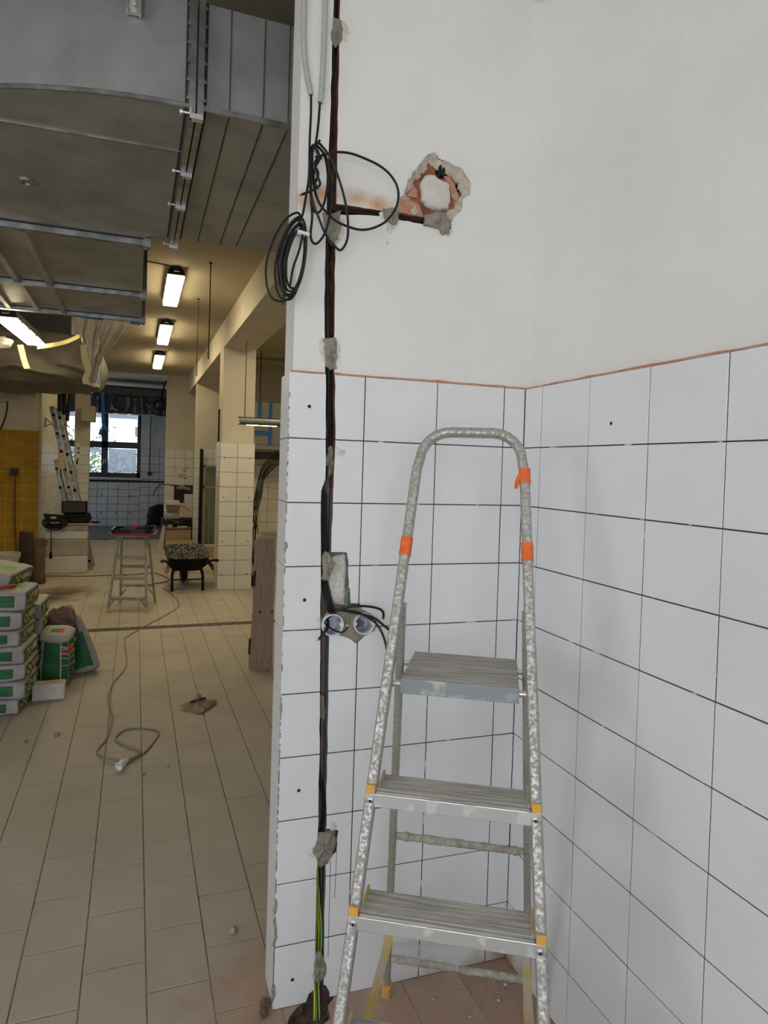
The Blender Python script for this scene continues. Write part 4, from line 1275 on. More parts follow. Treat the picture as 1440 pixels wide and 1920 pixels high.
rock('mortar_lump', (-0.069, 0.394, 0.0003), 0.017, m_stone, 'pale mortar lump lying alone on the floor tiles near the wall end', seed=1)
rock('mortar_lump', (-0.233, 1.86, 0.0003), 0.013, m_crumb_light, 'small pale lump on the floor tiles right of the cord connector', seed=2)
rock('mortar_lump', (-0.022, 0.012, 0.0003), 0.020, m_pit, 'brownish lump touching the foot of the wall end', seed=3, flat=0.9)
rock('mortar_lump', (-0.030, -0.018, 0.0003), 0.015, m_pit, 'smaller lump just before the one at the wall end', seed=4, flat=0.9)
rock('brick_chip', (-0.86, 2.50, 0.0003), 0.020, m_crumb, 'red brown brick chip on the tiles left of the cord', 'chip', seed=5, flat=0.45)
rock('brick_chip', (-1.02, 2.44, 0.0003), 0.013, m_crumb, 'small brick chip farthest left on the tiles', 'chip', seed=6, flat=0.5)
rock('brick_chip', (-0.36, 1.80, 0.0003), 0.010, m_crumb, 'dark chip on the tiles just right of the white connector', 'chip', seed=7, flat=0.4)
for k, (x, y) in enumerate(((0.62, -0.13), (0.70, -0.19), (0.755, -0.14), (0.50, -0.12), (0.58, -0.22), (0.45, -0.30), (0.66, -0.33))):
    rock('plaster_crumb', (x, y, 0.0003), 0.0042 + 0.0016 * (k % 3), m_render, 'small plaster crumb on the dusty floor in the tiled corner', 'crumb', 'plaster crumbs in the corner', seed=20 + k)
# ------------------------------------------------------------------ sheet metal duct under the hall ceiling
DZ0, DZ1 = 3.0, 3.39
DUCT = empty('ventilation_duct', (-0.26, 1.3, DZ0), 0, 'wide galvanised ventilation duct that bends under the hall ceiling, above the wall end', 'duct')


def D(b_, name, m, smooth_=False, label=None, bevel=0):
    o = b_.build(name, m, DUCT, smooth_, bevel)
    o.matrix_parent_inverse = Matrix.Translation((0.26, -1.3, -DZ0))
    if label:
        o['label'] = label
    return o


D(MB().box(-0.26, 0.53, DZ0, 3.19, 2.02, DZ1), 'straight_section', m_galv)
eb = MB()
N = 22
ri, ro, cx0, cy0 = 0.15, 1.62, -0.27, 2.15
prev = None
vs = []
for k in range(N + 1):
    a = R(270 - 90 * k / N)
    c_, s_ = math.cos(a), math.sin(a)
    for r_, z_ in ((ro, DZ0), (ro, DZ1), (ri, DZ1), (ri, DZ0)):
        vs.append((cx0 + r_ * c_, cy0 + r_ * s_, z_))
fs = []
for k in range(N):
    for j in range(4):
        fs.append((4 * k + j, 4 * k + (j + 1) % 4, 4 * k + 4 + (j + 1) % 4, 4 * k + 4 + j))
eb.add(vs, fs)
D(eb, 'elbow', m_galv, True)
xl, xr = cx0 - ro, cx0 - ri
D(MB().box(xl, 2.15, DZ0, xr, 3.46, DZ1), 'straight_section', m_galv)
D(MB().box(xl, 3.48, DZ0, xr, 4.45, DZ1), 'straight_section', m_galv)
# standing seam along the lower edge of the outer face, seam lines and flanges
sm = [(cx0 + (ro + .004) * math.cos(R(270 - 90 * k / N)), cy0 + (ro + .004) * math.sin(R(270 - 90 * k / N)), DZ0 + .008) for k in range(N + 1)]
D(MB().tube(sm, 0.009, 8, upv=(0, 0, 1)), 'edge_seam', m_galv_rail, True)
D(MB().bar((-0.26, 0.526, DZ0 + .008), (1.0, 0.526, DZ0 + .008), 0.014, 0.02), 'edge_seam', m_galv_rail)
D(MB().bar((-0.27, 0.885, DZ0 - .003), (-1.15, 0.915, DZ0 - .003), 0.006, 0.006), 'seam', m_galv_rail)
for x_ in (-0.130, -0.005, 0.09):
    D(MB().bar((x_ - .012, 0.53, DZ0 - .001), (x_, 2.02, DZ0 - .001), 0.006, 0.004).bar((x_ - .012, 0.528, DZ0), (x_ - .012, 0.528, DZ1), 0.004, 0.004, (0, 1, 0)), 'seam', m_drain)


def flange(x0, y0, x1, y1, along):
    b_ = MB()
    for s in (-1, 1):
        dx, dy = (0.014 * s, 0) if along == 'x' else (0, 0.014 * s)
        for (p, q) in (((x0, y0, DZ0 - .018), (x1, y1, DZ0 - .018)),):
            b_.bar((p[0] + dx, p[1] + dy, p[2]), (q[0] + dx, q[1] + dy, q[2]), 0.022, 0.034)
        for p in ((x0, y0), (x1, y1)):
            b_.bar((p[0] + dx, p[1] + dy, DZ0 - .03), (p[0] + dx, p[1] + dy, DZ1 + .03), 0.022 if along == 'x' else 0.034, 0.034 if along == 'x' else 0.022, (0, 1, 0))
    return b_


D(flange(-0.262, 0.515, -0.262, 2.04, 'x'), 'flange', m_galv_rail)
D(flange(xl - .015, 2.15, xr + .015, 2.15, 'y'), 'flange', m_galv_rail)
D(flange(xl - .015, 3.47, xr + .015, 3.47, 'y'), 'flange', m_galv_rail)
D(flange(xl - .015, 4.44, xr + .015, 4.44, 'y'), 'flange', m_galv_rail)
for y_ in (2.15, 3.47, 4.44):
    D(MB().box(xr - .01, y_ - .035, DZ0 - .045, xr + .035, y_ + .035, DZ0 + .01).lathe([(0.012, -.052), (0.012, -.045)], 8, (xr + .012, y_, DZ0)), 'flange_corner', m_galv_rail)
for y_ in (0.50, 1.02, 1.42, 2.06):
    c_ = MB().box(-0.285, y_ - .014, DZ0 - .052, -0.238, y_ + .014, DZ0 - .034).box(-0.285, y_ - .010, DZ0 - .052, -0.279, y_ + .010, DZ0 - .012)
    c_.lathe([(0.005, -0.02), (0.005, 0.025)], 8, (-0.292, y_, DZ0 - .03), 'x').lathe([(0.012, -0.004), (0.012, 0.004)], 8, (-0.315, y_, DZ0 - .03), 'x')
    D(c_, 'flange_clamp', m_alu_clean)
for s_ in (-1, 1):  # dark strips along both sides of each flange
    D(MB().bar((-0.262 + s_ * .034, 0.527, DZ0), (-0.262 + s_ * .034, 0.527, DZ1), .008, .004, (0, 1, 0)).bar((-0.262 + s_ * .034, 0.53, DZ0 - .002), (-0.262 + s_ * .034, 2.02, DZ0 - .002), .009, .004), 'dark_line', m_darkgap)
    for y_ in (2.15, 3.47, 4.44):
        D(MB().bar((xl, y_ + s_ * .034, DZ0 - .002), (xr, y_ + s_ * .034, DZ0 - .002), .010, .004), 'dark_line', m_darkgap)
rv = MB()
for x_ in (-0.290, -0.234):
    for k in range(6):
        rv.lathe([(0.007, -0.004), (0.007, 0.002)], 8, (x_, 0.512, DZ0 + 0.03 + k * 0.066), 'y')
rv_o = D(rv, 'rivet_row', m_galv_rail)
rv_o['kind'] = 'stuff'
D(MB().lathe([(0.046, 0.0), (0.040, -0.010), (0.022, -0.012), (0.018, -0.004)], 18, (-0.945, 1.50, DZ0)), 'inspection_plug', m_galv_rail, True)
for x_, y0, y1 in ((-1.055, 2.20, 3.43), (-1.265, 2.20, 3.43), (-1.475, 2.20, 3.43), (-1.05, 3.51, 4.41), (-1.255, 3.51, 4.41), (-1.47, 3.51, 4.41)):
    D(MB().hexa([(x_ - .016, y0, DZ0 - .030), (x_ + .016, y0, DZ0 - .030), (x_ + .016, y1, DZ0 - .030), (x_ - .016, y1, DZ0 - .030)],
                [(x_ - .030, y0, DZ0 - .001), (x_ + .030, y0, DZ0 - .001), (x_ + .030, y1, DZ0 - .001), (x_ - .030, y1, DZ0 - .001)]), 'stiffener', m_galv)
D(MB().box(-0.505, 0.515, 3.285, -0.455, 0.531, 3.64).box(-0.505, .505, 3.28, -.499, .53, 3.64).box(-.461, .505, 3.28, -.455, .53, 3.64).lathe([(0.008, -.012), (0.008, 0.0)], 8, (-0.48, 0.515, 3.31), 'y', 0), 'hanger_bracket', m_alu_clean)

# ------------------------------------------------------------------ lamps: each builder holds its own light
def make_lamp(label, loc, L, rot, group=None):
    t = empty('ceiling_lamp', loc, 0, label, 'lamp', group, rot)
    w = 0.088
    MB().hexa([(-w, 0, -0.075), (w, 0, -0.075), (w, L, -0.075), (-w, L, -0.075)],
              [(-w * .72, 0.03, 0.0), (w * .72, 0.03, 0.0), (w * .72, L - .03, 0.0), (-w * .72, L - .03, 0.0)]).build('lamp_body', m_lampbody, t, False, 0.006)
    MB().hexa([(-w * .86, 0.02, -0.112), (w * .86, 0.02, -0.112), (w * .86, L - .02, -0.112), (-w * .86, L - .02, -0.112)],
              [(-w * .94, 0.012, -0.075), (w * .94, 0.012, -0.075), (w * .94, L - .012, -0.075), (-w * .94, L - .012, -0.075)]).build('diffuser', m_lens, t, False, 0.006)
    MB().box(-0.028, -0.045, -0.05, 0.03, 0.06, 0.0).box(-.045, -.05, -.012, .045, .05, 0.0).build('cable_gland', m_lampbody, t, False, 0.003)
    for s in (-1, 1):
        for k in range(4):
            y_ = L * (0.12 + 0.25 * k)
            MB().box(s * w - .006, y_ - .02, -0.090, s * w + .006, y_ + .02, -0.055).build('clip', m_lampbody, t)
    return t


make_lamp('lit strip lamp on the hall ceiling, nearest of the row of three', (-0.10, 4.98, 3.65), 1.30, (0, 0, 0), 'strip lamps on the hall ceiling')
tag(MB().tube([(-.415, 4.88, 3.646), (-.14, 4.95, 3.646)], .006, 6).build('ceiling_cable', m_lampbody, None, True), 'thin cable along the hall ceiling to the nearest strip lamp', 'cable')
make_lamp('lit strip lamp in the middle of the row of three on the hall ceiling', (-0.085, 7.60, 3.65), 1.45, (0, 0, 0), 'strip lamps on the hall ceiling')
make_lamp('lit strip lamp farthest away in the row of three on the hall ceiling', (-0.08, 10.40, 3.65), 1.6, (0, 0, 0), 'strip lamps on the hall ceiling')
make_lamp('lit strip lamp hanging low at the picture edge, before the wrapped hood', (-1.52, 4.60, 3.005), 1.30, (0, 0, R(-3.0)))
# the thin lamp rail that hangs from the beam
t = empty('hanging_lamp', (0.82, 6.60, 2.23), 0, 'thin tube lamp on a rail hanging from the beam before the tiled column', 'lamp')
MB().box(-0.05, -0.020, 0.07, 0.62, 0.020, 0.085).box(-.05, -.055, -.012, .62, .055, -.006).build('rail', m_lampbody, t, False, .004)
MB().tube([(-0.03, 0, 0.035), (0.60, 0, 0.035)], 0.044, 16).build('lamp_tube', m_galv, t, True)
MB().box(0.06, -0.025, -0.016, 0.44, 0.025, -0.0125).build('diffuser', m_lens, t)
MB().tube([(0.03, 0, 0.06), (0.03, 0, 1.05)], 0.006, 8).build('hanging_rod', m_brownsack, t)
for k, (x, y, z, l) in enumerate(((0.200, 4.67, 2.72, 'long dark threaded rod hanging from the ceiling, the one nearer the beam'), (0.215, 6.20, 2.74, 'thin threaded rod hanging from the ceiling, farther from the beam'))):
    tag(MB().tube([(x, y, 3.655), (x, y, z)], 0.0055, 8).lathe([(0.018, 3.640), (0.018, 3.65)], 8, (x, y, 0)).build('threaded_rod', m_darksack, None, True), l, 'rod')

# ------------------------------------------------------------------ wrapped hood and plastic sheeting
hd = MB()
nx, ny = 80, 90
vs, fs = [], []
for i in range(nx + 1):
    for j in range(ny):
        u = i / nx
        a = 2 * math.pi * j / ny
        ca, sa = math.cos(a), math.sin(a)
        sag = 0.10 * math.sin(u * math.pi)
        ry, rz = 0.9, 0.29
        sq = lambda c, e: math.copysign(abs(c) ** e, c)
        x = -2.55 + 1.73 * u - .10 * abs(sa) * (u > .9)
        y = 7.25 + ry * sq(ca, .6)
        z = 2.93 + rz * sq(sa, .6) - (sag if sa < 0 else 0.02) - 0.10 * (1 - u) * 0
        nz = noise.noise(Vector((x * 2.3, y * 1.6, z * 5))) * 0.06
        zz = z + .16 * (2 * u - 1.1) ** 2
        fold = 0.035 * math.sin(zz * 46 + 3 * noise.noise(Vector((x * 1.2, z * 1.5, 0)))) + .015 * math.sin(zz * 97 + x * 3)
        nz += 0.03 * math.sin(u * 9 + 3 * ca + 4 * noise.noise(Vector((x * 1.5, y, z * 2))))
        rd = 1 + 0.07 * (1 - abs(math.sin(zz * 21 + 2.5 * noise.noise(Vector((x * 1.1, z, 3))))) ** .6)
        vs.append((x, 7.25 + (y - 7.25) * rd + fold * .5, 2.93 + (z - 2.93) * rd + nz * .6))
for i in range(nx):
    for j in range(ny):
        fs.append((i * ny + j, i * ny + (j + 1) % ny, (i + 1) * ny + (j + 1) % ny, (i + 1) * ny + j))
fs.append(tuple(range(ny - 1, -1, -1)))
fs.append(tuple(range(nx * ny, (nx + 1) * ny)))
hd.add(vs, fs)
hood = tag(hd.build('exhaust_hood', m_hoodwrap, None, 'full'), 'big exhaust hood wrapped in plastic foil, hanging beyond the duct', 'hood')
MB().box(-2.2, 6.9, 3.1, -1.2, 7.8, 3.65).build('hood_shaft', m_darkhood, hood)


def drape(name, fn, nu, nv, m, parent=None, th=0.0):
    vs, fs = [], []
    for i in range(nu + 1):
        for j in range(nv + 1):
            vs.append(fn(i / nu, j / nv))
    for i in range(nu):
        for j in range(nv):
            a = i * (nv + 1) + j
            fs.append((a, a + 1, a + nv + 2, a + nv + 1))
    o = MB().add(vs, fs).build(name, m, parent, 'full')
    md = o.modifiers.new('thickness', 'SOLIDIFY')
    md.thickness = 0.0015
    return o


LE = [(3.00, -0.97), (2.90, -0.965), (2.84, -0.95), (2.75, -0.90), (2.64, -0.875), (2.52, -0.865), (2.39, -0.86)]
RE = [(2.955, -0.53), (2.88, -0.56), (2.80, -0.615), (2.72, -0.67), (2.66, -0.73), (2.53, -0.765), (2.40, -0.79)]


def lerp_edge(E, v):
    f_ = v * (len(E) - 1)
    i_ = min(int(f_), len(E) - 2)
    a, b2 = E[i_], E[i_ + 1]
    return a[0] + (b2[0] - a[0]) * (f_ - i_), a[1] + (b2[1] - a[1]) * (f_ - i_)


def sheet_fn(u, v):
    (zl, xl_), (zr, xr_) = lerp_edge(LE, v), lerp_edge(RE, v)
    x, z = xl_ + (xr_ - xl_) * u, zl + (zr - zl) * u
    n1_ = noise.noise(Vector((u * 5 + v * 2, v * 3, 1)))
    y = 4.46 + v * .06 + min(1, v * 4) * (0.030 * math.sin(u * 26 + 3 * n1_ + v * 2) + 0.045 * n1_ + .015 * math.sin(u * 61 + 5 * n1_))
    return (x + .012 * noise.noise(Vector((u * 7, v * 9, 5))) * min(1, v * 4), y, z + .012 * noise.noise(Vector((u * 8, v * 4, 9))) * v)


sh = tag(drape('plastic_sheet', sheet_fn, 90, 40, m_sheet), 'crumpled clear plastic sheet hanging from the open end of the duct', 'plastic sheet')
ribbon([(-0.890, 4.43, 2.72), (-0.878, 4.44, 2.60), (-0.850, 4.44, 2.50), (-0.872, 4.45, 2.43), (-0.860, 4.45, 2.38)], 0.055, 0.004, (1, 0, 0.2)).build('tape_tail', m_yellowtape, sh)
MB().bar((-0.98, 4.44, 2.968), (-0.74, 4.44, 2.956), 0.06, 0.006, (0, 0, 1)).bar((-0.51, 4.44, 2.952), (-0.43, 4.44, 2.948), 0.08, 0.006, (0, 0, 1)).build('blue_tape', m_bluetape, sh)


def flap_fn(u, v):
    x = -1.04 + 0.20 * u
    z = 2.98 - 0.42 * v - .02 * u
    return (x + 0.06 * v * (1 - u), 6.325 + 0.02 * math.sin(u * 9 + v * 3), z + .02 * noise.noise(Vector((u * 3, v * 3, 0))))


fl = tag(drape('foil_flap', flap_fn, 14, 14, m_film), 'milky foil flap with blue tape at the lower end of the wrapped hood', 'plastic sheet')
MB().bar((-0.825, 6.30, 2.78), (-0.86, 6.30, 2.58), 0.055, 0.005, (1, 0, 0)).build('blue_tape', m_bluetape, fl)


def curt_fn(u, v):
    x = -2.35 + 0.62 * u
    z = 2.95 - (0.62 - 0.25 * u) * v + 0.03 * math.sin(u * 5)
    return (x, 8.3 + 0.02 * math.sin(u * 11) + 0.09 * noise.noise(Vector((u * 7, v * 5, 2))), z)


tag(drape('foil_curtain', curt_fn, 36, 12, m_film), 'dull foil curtain hanging before the cream wall at the left edge', 'plastic sheet')
pl = MB().blob([(-1.80, 2.74), (-1.80, 2.87), (-1.66, 2.88), (-1.585, 2.85), (-1.60, 2.80), (-1.68, 2.76)], 5.42, 0.08, 301)
tag(pl.build('foil_bundle', m_film, None, 'full'), 'crumpled foil bundle under the low lamp at the picture edge', 'plastic sheet')
tag(ribbon([(-1.585, 5.80, 2.875), (-1.565, 5.80, 2.80), (-1.545, 5.80, 2.72), (-1.515, 5.79, 2.635)], 0.055, 0.004, (1, 0, .15)).build('yellow_tape', m_yellowtape), 'yellow tape strip hanging down from the end of the low lamp', 'tape')
tag(ribbon([(-1.43, 5.84, 2.875), (-1.30, 5.84, 2.905), (-1.15, 5.83, 2.955), (-1.01, 5.60, 2.99)], 0.045, 0.004, (0, 0, 1)).build('yellow_tape', m_yellowtape), 'yellow tape strip stretched from the low lamp to the plastic sheet', 'tape')

# ------------------------------------------------------------------ sacks
def cutlist(a):
    return sorted(set(round(x, 4) for x in a))


def sack(name, L, Wd, H, xs, ys, zs, face, mats, seed=0, soft=0.22, amp=0.012, parent=None, taper=0.0):
    """a filled paper sack, base centre at the origin: a box grid with soft edges and creases; face(side, x, y, z) gives the print"""
    X, Y, Z = cutlist([-1, 1] + xs), cutlist([-1, 1] + ys), cutlist([-1, 1] + zs)
    idx, vs, fs, ms = {}, [], [], []

    def vert(i, j, k):
        key = (i, j, k)
        if key not in idx:
            x, y, z = X[i], Y[j], Z[k]
            ex, ey, ez = abs(x), abs(y), abs(z)
            px = x * L / 2 * (1 - soft * 0.10 * (ez ** 3 + ey ** 3))
            py = y * Wd / 2 * (1 - soft * 0.16 * (ez ** 3 + ex ** 4))
            pz = z * H / 2 * (1 - soft * 0.9 * (ex ** 7 + ey ** 7) * 0.5)
            q = Vector((px * 9 + seed * 3.1, py * 9, pz * 14))
            n = noise.noise(q) * amp + noise.noise(q * 2.7) * amp * 0.5
            d = Vector((x ** 3, y ** 3, z ** 3))
            p = Vector((px, py, pz)) + (d.normalized() if d.length else d) * n
            idx[key] = len(vs)
            tp = 1 - taper * (p.z / H + 0.5)
            vs.append((p.x * tp, p.y * tp, p.z + H / 2))
        return idx[key]

    nX, nY, nZ = len(X) - 1, len(Y) - 1, len(Z) - 1
    mid = lambda A, i: (A[i] + A[i + 1]) / 2
    for j in range(nY):
        for k in range(nZ):
            fs.append([vert(0, j, k), vert(0, j, k + 1), vert(0, j + 1, k + 1), vert(0, j + 1, k)]); ms.append(face('-x', -1, mid(Y, j), mid(Z, k)))
            fs.append([vert(nX, j, k), vert(nX, j + 1, k), vert(nX, j + 1, k + 1), vert(nX, j, k + 1)]); ms.append(face('+x', 1, mid(Y, j), mid(Z, k)))
    for i in range(nX):
        for k in range(nZ):
            fs.append([vert(i, 0, k), vert(i + 1, 0, k), vert(i + 1, 0, k + 1), vert(i, 0, k + 1)]); ms.append(face('-y', mid(X, i), -1, mid(Z, k)))
            fs.append([vert(i, nY, k), vert(i, nY, k + 1), vert(i + 1, nY, k + 1), vert(i + 1, nY, k)]); ms.append(face('+y', mid(X, i), 1, mid(Z, k)))
        for j in range(nY):
            fs.append([vert(i, j, 0), vert(i, j + 1, 0), vert(i + 1, j + 1, 0), vert(i + 1, j, 0)]); ms.append(face('-z', mid(X, i), mid(Y, j), -1))
            fs.append([vert(i, j, nZ), vert(i + 1, j, nZ), vert(i + 1, j + 1, nZ), vert(i, j + 1, nZ)]); ms.append(face('+z', mid(X, i), mid(Y, j), 1))
    b_ = MB()
    b_.v, b_.f, b_.m = vs, [tuple(f) for f in fs], ms
    return b_.build(name, mats, parent, 'full')


SM = [m_paper, m_baggreen, m_bagyellow, m_bagwhite, m_bagdark, m_baggreen2, m_bagred]


def flat_print(side, x, y, z):
    """print of a lying sack: green panel on the long side, green end with yellow bars and a white panel"""
    if side in ('-y', '+y'):
        if -0.86 < x < 0.77 and abs(z) < 0.62:
            return 1 if (-0.845 < x < 0.755 and abs(z) < 0.55) else 4
        return 0
    if side in ('+x', '-x'):
        if abs(y) < 0.86 and abs(z) < 0.74:
            if abs(y) > 0.82 or abs(z) > 0.68:
                return 4
            if 0.05 < y < 0.72 and -0.30 < z < 0.42:
                return 3
            if -0.70 < y < -0.05 and abs(z) < 0.55 and int((y + z * 0.30 + 2) * 6.5) % 2 == 0:
                return 2
            return 1
        return 0
    if side == '+z':
        return 5 if -0.5 < y < 0.2 and abs(x) < 0.82 else 3
    return 0


FX = [-.94, -.86, -.845, -.6, -.3, 0, .3, .6, .755, .77, .86, .94, .98]
FY = [-.96, -.86, -.82, -.70, -.62, -.54, -.46, -.38, -.30, -.22, -.14, -.05, .05, .2, .4, .6, .72, .82, .86, .96]
FZ = [-.90, -.74, -.68, -.62, -.55, -.42, -.30, -.15, 0, .15, .3, .42, .55, .62, .68, .74, .90]
SL, SW = 0.60, 0.40
rs_ = random.Random(21)
levels = [(0.000, -1.112, 'bottom'), (0.103, -1.085, 'second from below'), (0.222, -1.085, 'third from below'), (0.335, -1.090, 'fourth from below'),
          (0.452, -1.115, 'fifth from below'), (0.565, -1.110, 'sixth from below'), (0.690, -1.088, 'under the red bar')]
for k, (z, xr_, nm) in enumerate(levels):
    h = (levels[k + 1][0] - z if k < 6 else 0.135) - 0.001
    o = sack('cement_sack', SL, SW + .04, h, FX, FY, FZ, flat_print, SM, seed=k)
    place(o, (xr_ - SL / 2 + .005, 2.945 + (SW + .04) / 2, z), R(rs_.uniform(-7, -3)))
    tag(o, 'grey white sack with green print, ' + nm + ' in the front pile', 'sack', 'lying sacks in the front pile')
for k in range(5):
    o = sack('cement_sack', SL, SW, 0.128, FX, FY, FZ, flat_print, SM, seed=20 + k)
    place(o, (-1.05 - SL / 2 + rs_.uniform(-.03, .02) - (0.03 if k < 3 else -.01), 3.64, 0.1295 * k), R(rs_.uniform(-4, 3)))
    tag(o, 'sack with green print in the rear pile, ' + ('bottom one', 'second from below', 'third from below', 'fourth from below', 'topmost')[k], 'sack', 'lying sacks in the rear pile')
o = sack('cement_sack', 0.56, SW, 0.115, FX, FY, FZ, flat_print, SM, seed=31)
o.location, o.rotation_euler = (-1.455, 3.36, 0.850), (R(2), R(9), R(-14))
tag(o, 'tilted sack lying topmost on the front pile, light green strip upwards', 'sack', 'lying sacks in the front pile')
bar = MB().tube([(-1.50, 3.02, 0.848), (-1.25, 3.00, 0.846), (-1.185, 3.04, 0.846)], 0.013, 10, sub=4)
tag(bar.build('red_bar', m_red, None, True), 'dark red bar lying on the front pile of sacks', 'bar')


def stand_print(side, x, y, z):
    if side == '-y':
        if -0.80 < x < 0.40:
            return 1
        if 0.52 < x < 1:
            return 6 if 0.42 < z < 0.68 else (3 if (0.36 < z < 0.42 or 0.68 < z < .74 or .14 < z < .19 or -.22 < z < -.17) else 1)
        return 3
    if side == '+x':
        return 6 if 0.42 < z < 0.68 else (3 if (abs(y) > .9 or 0.36 < z < 0.42 or 0.68 < z < .74 or .14 < z < .19 or -.22 < z < -.17) else 1)
    if side == '-x':
        return 0 if abs(y) < .5 else 1
    return 0


PX = [-.9, -.8, -.6, -.4, -.2, 0, .2, .40, .52, .75, .92]
PZ = [-.95, -.8, -.6, -.4, -.22, -.17, 0, .14, .19, .36, .42, .5, .6, .68, .74, .85, .95]
o = sack('standing_sack', 0.215, 0.16, 0.375, PX, [-.9, -.5, 0, .5, .9], PZ, stand_print, SM, seed=41, soft=0.35, amp=0.014, taper=0.06)
place(o, (-0.965, 3.56, 0), R(-12))
tag(o, 'upright opened green sack with its top folded over, behind the white block', 'sack')
cap_ = sack('folded_top', 0.225, 0.175, 0.062, [-.9, -.5, -.42, .1, .2, .45, .55, .9], [-.9, -.6, -.4, .3, .5, .9], [-.6, 0, .6],
            lambda s, x, y, z: (1 if s == '+z' and -.45 < x < .12 and -.5 < y < .4 else (6 if s == '+z' and .12 < x < .5 and -.4 < y < .4 else 3)), SM, seed=43, soft=0.6, amp=0.014, parent=o)
cap_.location, cap_.rotation_euler = (0.0, -0.005, 0.355), (R(20), R(4), 0)
wrd = MB()
for k in range(5):
    wrd.box(0.062 + k * .0088, -.0865, 0.278, 0.0675 + k * .0088, -.0855, 0.302)
wrd.build('print_letters', m_bagwhite, o)['label'] = 'pale letters on the red panel'
o = sack('standing_sack', 0.235, 0.13, 0.46, PX, [-.9, -.5, 0, .5, .9], PZ, lambda s, x, y, z: 1 if s == '-y' and -.60 < x < .72 and -.88 < z < .55 else (4 if s == '-y' and .6 < z < .8 and abs(x) < .4 else 0), SM, seed=47, soft=0.35, amp=0.018, taper=0.42)
o.location, o.rotation_euler = (-0.775, 3.82, 0.0), (R(-4), R(-16), R(-8))
tag(o, 'leaning green and white sack right of the upright opened sack', 'sack')
o = sack('torn_sack', 0.24, 0.20, 0.52, PX, [-.9, -.5, 0, .5, .9], PZ, lambda s, x, y, z: 7 if z > .35 or s == '+z' else (0 if s != '-y' or x > -.3 else 1), SM + [m_tornsack], seed=53, soft=0.7, amp=0.04)
o.location, o.rotation_euler = (-1.015, 3.86, 0.0), (0, R(6), R(10))
tag(o, 'torn brown and silvery sack standing behind the upright opened sack', 'sack')

# block on the floor
o = MB().box(-0.105, -0.058, 0, 0.105, 0.058, 0.112).build('concrete_block', [m_block], None, False, 0.008, 2)
place(o, (-0.985, 3.235, 0.0), R(2))
tag(o, 'white aerated concrete block on the floor before the green sacks', 'block')
MB().box(-0.097, -0.050, 0.1115, 0.097, 0.050, 0.1135).build('dirty_top', m_blocktop, o)

# ------------------------------------------------------------------ cord with connector, paper bag
cord = [(-0.46, 1.93), (-0.44, 1.97), (-0.36, 2.07), (-0.3, 2.22), (-0.27, 2.36), (-0.32, 2.44), (-0.45, 2.47), (-0.52, 2.35), (-0.49, 2.25), (-0.42, 2.15), (-0.375, 2.06),
        (-0.44, 1.985), (-0.53, 2.0), (-0.61, 2.13), (-0.61, 2.21), (-0.57, 2.36), (-0.55, 2.72), (-0.59, 3.1), (-0.56, 3.46), (-0.48, 3.84), (-0.48, 4.19), (-0.5, 4.76), (-0.47, 4.9),
        (-0.32, 5.26), (-0.16, 5.6), (0.07, 6.18), (0.08, 6.59), (0.03, 7.05), (-0.06, 7.45)]
t = empty('extension_lead', (-0.48, 1.91, 0), 0, 'beige extension cord with a white connector, curled on the floor tiles', 'cord')
MB().tube([(x + 0.48, y - 1.91, 0.0065 + (0.010 if 10 <= i <= 12 else 0)) for i, (x, y) in enumerate(cord)], 0.0055, 8, sub=6).build('cord', m_cord, t, True)
cn = MB().lathe([(0.010, 0.075), (0.015, 0.050), (0.022, 0.042), (0.024, 0.0), (0.021, 0.0), (0.020, 0.012), (0.001, 0.012)], 20, (0, 0, 0), 'y')
c_ = cn.build('connector', m_white_plastic, t, True)
c_.location, c_.rotation_euler = (-0.012, -0.030, 0.025), (R(8), 0, R(-38))
MB().lathe([(0.0195, 0.0125), (0.001, 0.0122)], 18, (0, 0, 0), 'y').build('socket_face', m_bluegrey_plastic, c_, True)
for s in (-1, 1):
    MB().lathe([(0.004, 0.010), (0.004, 0.0120)], 8, (s * 0.0085, 0, 0.002), 'y').build('contact_hole', m_hole, c_)
tag(MB().tube([(-0.20, 7.75, .007), (0.05, 8.05, .007), (-0.06, 8.61, .007), (-0.17, 8.75, .007), (-0.51, 8.64, .007), (-0.81, 8.63, .007), (-1.17, 8.62, .007), (-1.40, 8.68, .007), (-1.75, 8.72, .007)], 0.006, 8, sub=6).build('floor_cable', m_brownsack, None, True),
    'dark cable across the hall floor from the block bench past the small stepladder', 'cable')
pb = MB()
nx, ny = 9, 8
rp = random.Random(17)
vs, fs = [], []
for lay in (1, 0):
    for i in range(nx + 1):
        for j in range(ny + 1):
            u, v = i / nx * 2 - 1, j / ny * 2 - 1
            edge = max(abs(u), abs(v))
            lift = 0.030 * max(0, -u - .25) + 0.018 * max(0, u - .35)
            if lay:
                ridge = 0.034 * max(0, 1 - abs(u * .8 + v * .5 + .1) * 4) + 0.014 * max(0, 1 - abs(v - .45 + .3 * u) * 4)
                z = 0.006 + (0.030 * (1 - edge ** 3) + ridge + rp.uniform(-.006, .006)) * (1 if edge < .99 else .15) + lift
            else:
                z = 0.0008 + lift
            jx, jy = (rp.uniform(-.005, .005), rp.uniform(-.006, .006)) if edge < .99 else (0.006 * math.sin(j * 2.1), 0.006 * math.sin(i * 1.7))
            vs.append((u * 0.085 * (1 - .12 * v) + jx, v * 0.105 * (1 + .10 * u) + jy, z))
n1 = (nx + 1) * (ny + 1)
for i in range(nx):
    for j in range(ny):
        a = i * (ny + 1) + j
        fs.append((a, a + 1, a + ny + 2, a + ny + 1))
        fs.append((n1 + a, n1 + a + ny + 1, n1 + a + ny + 2, n1 + a + 1))
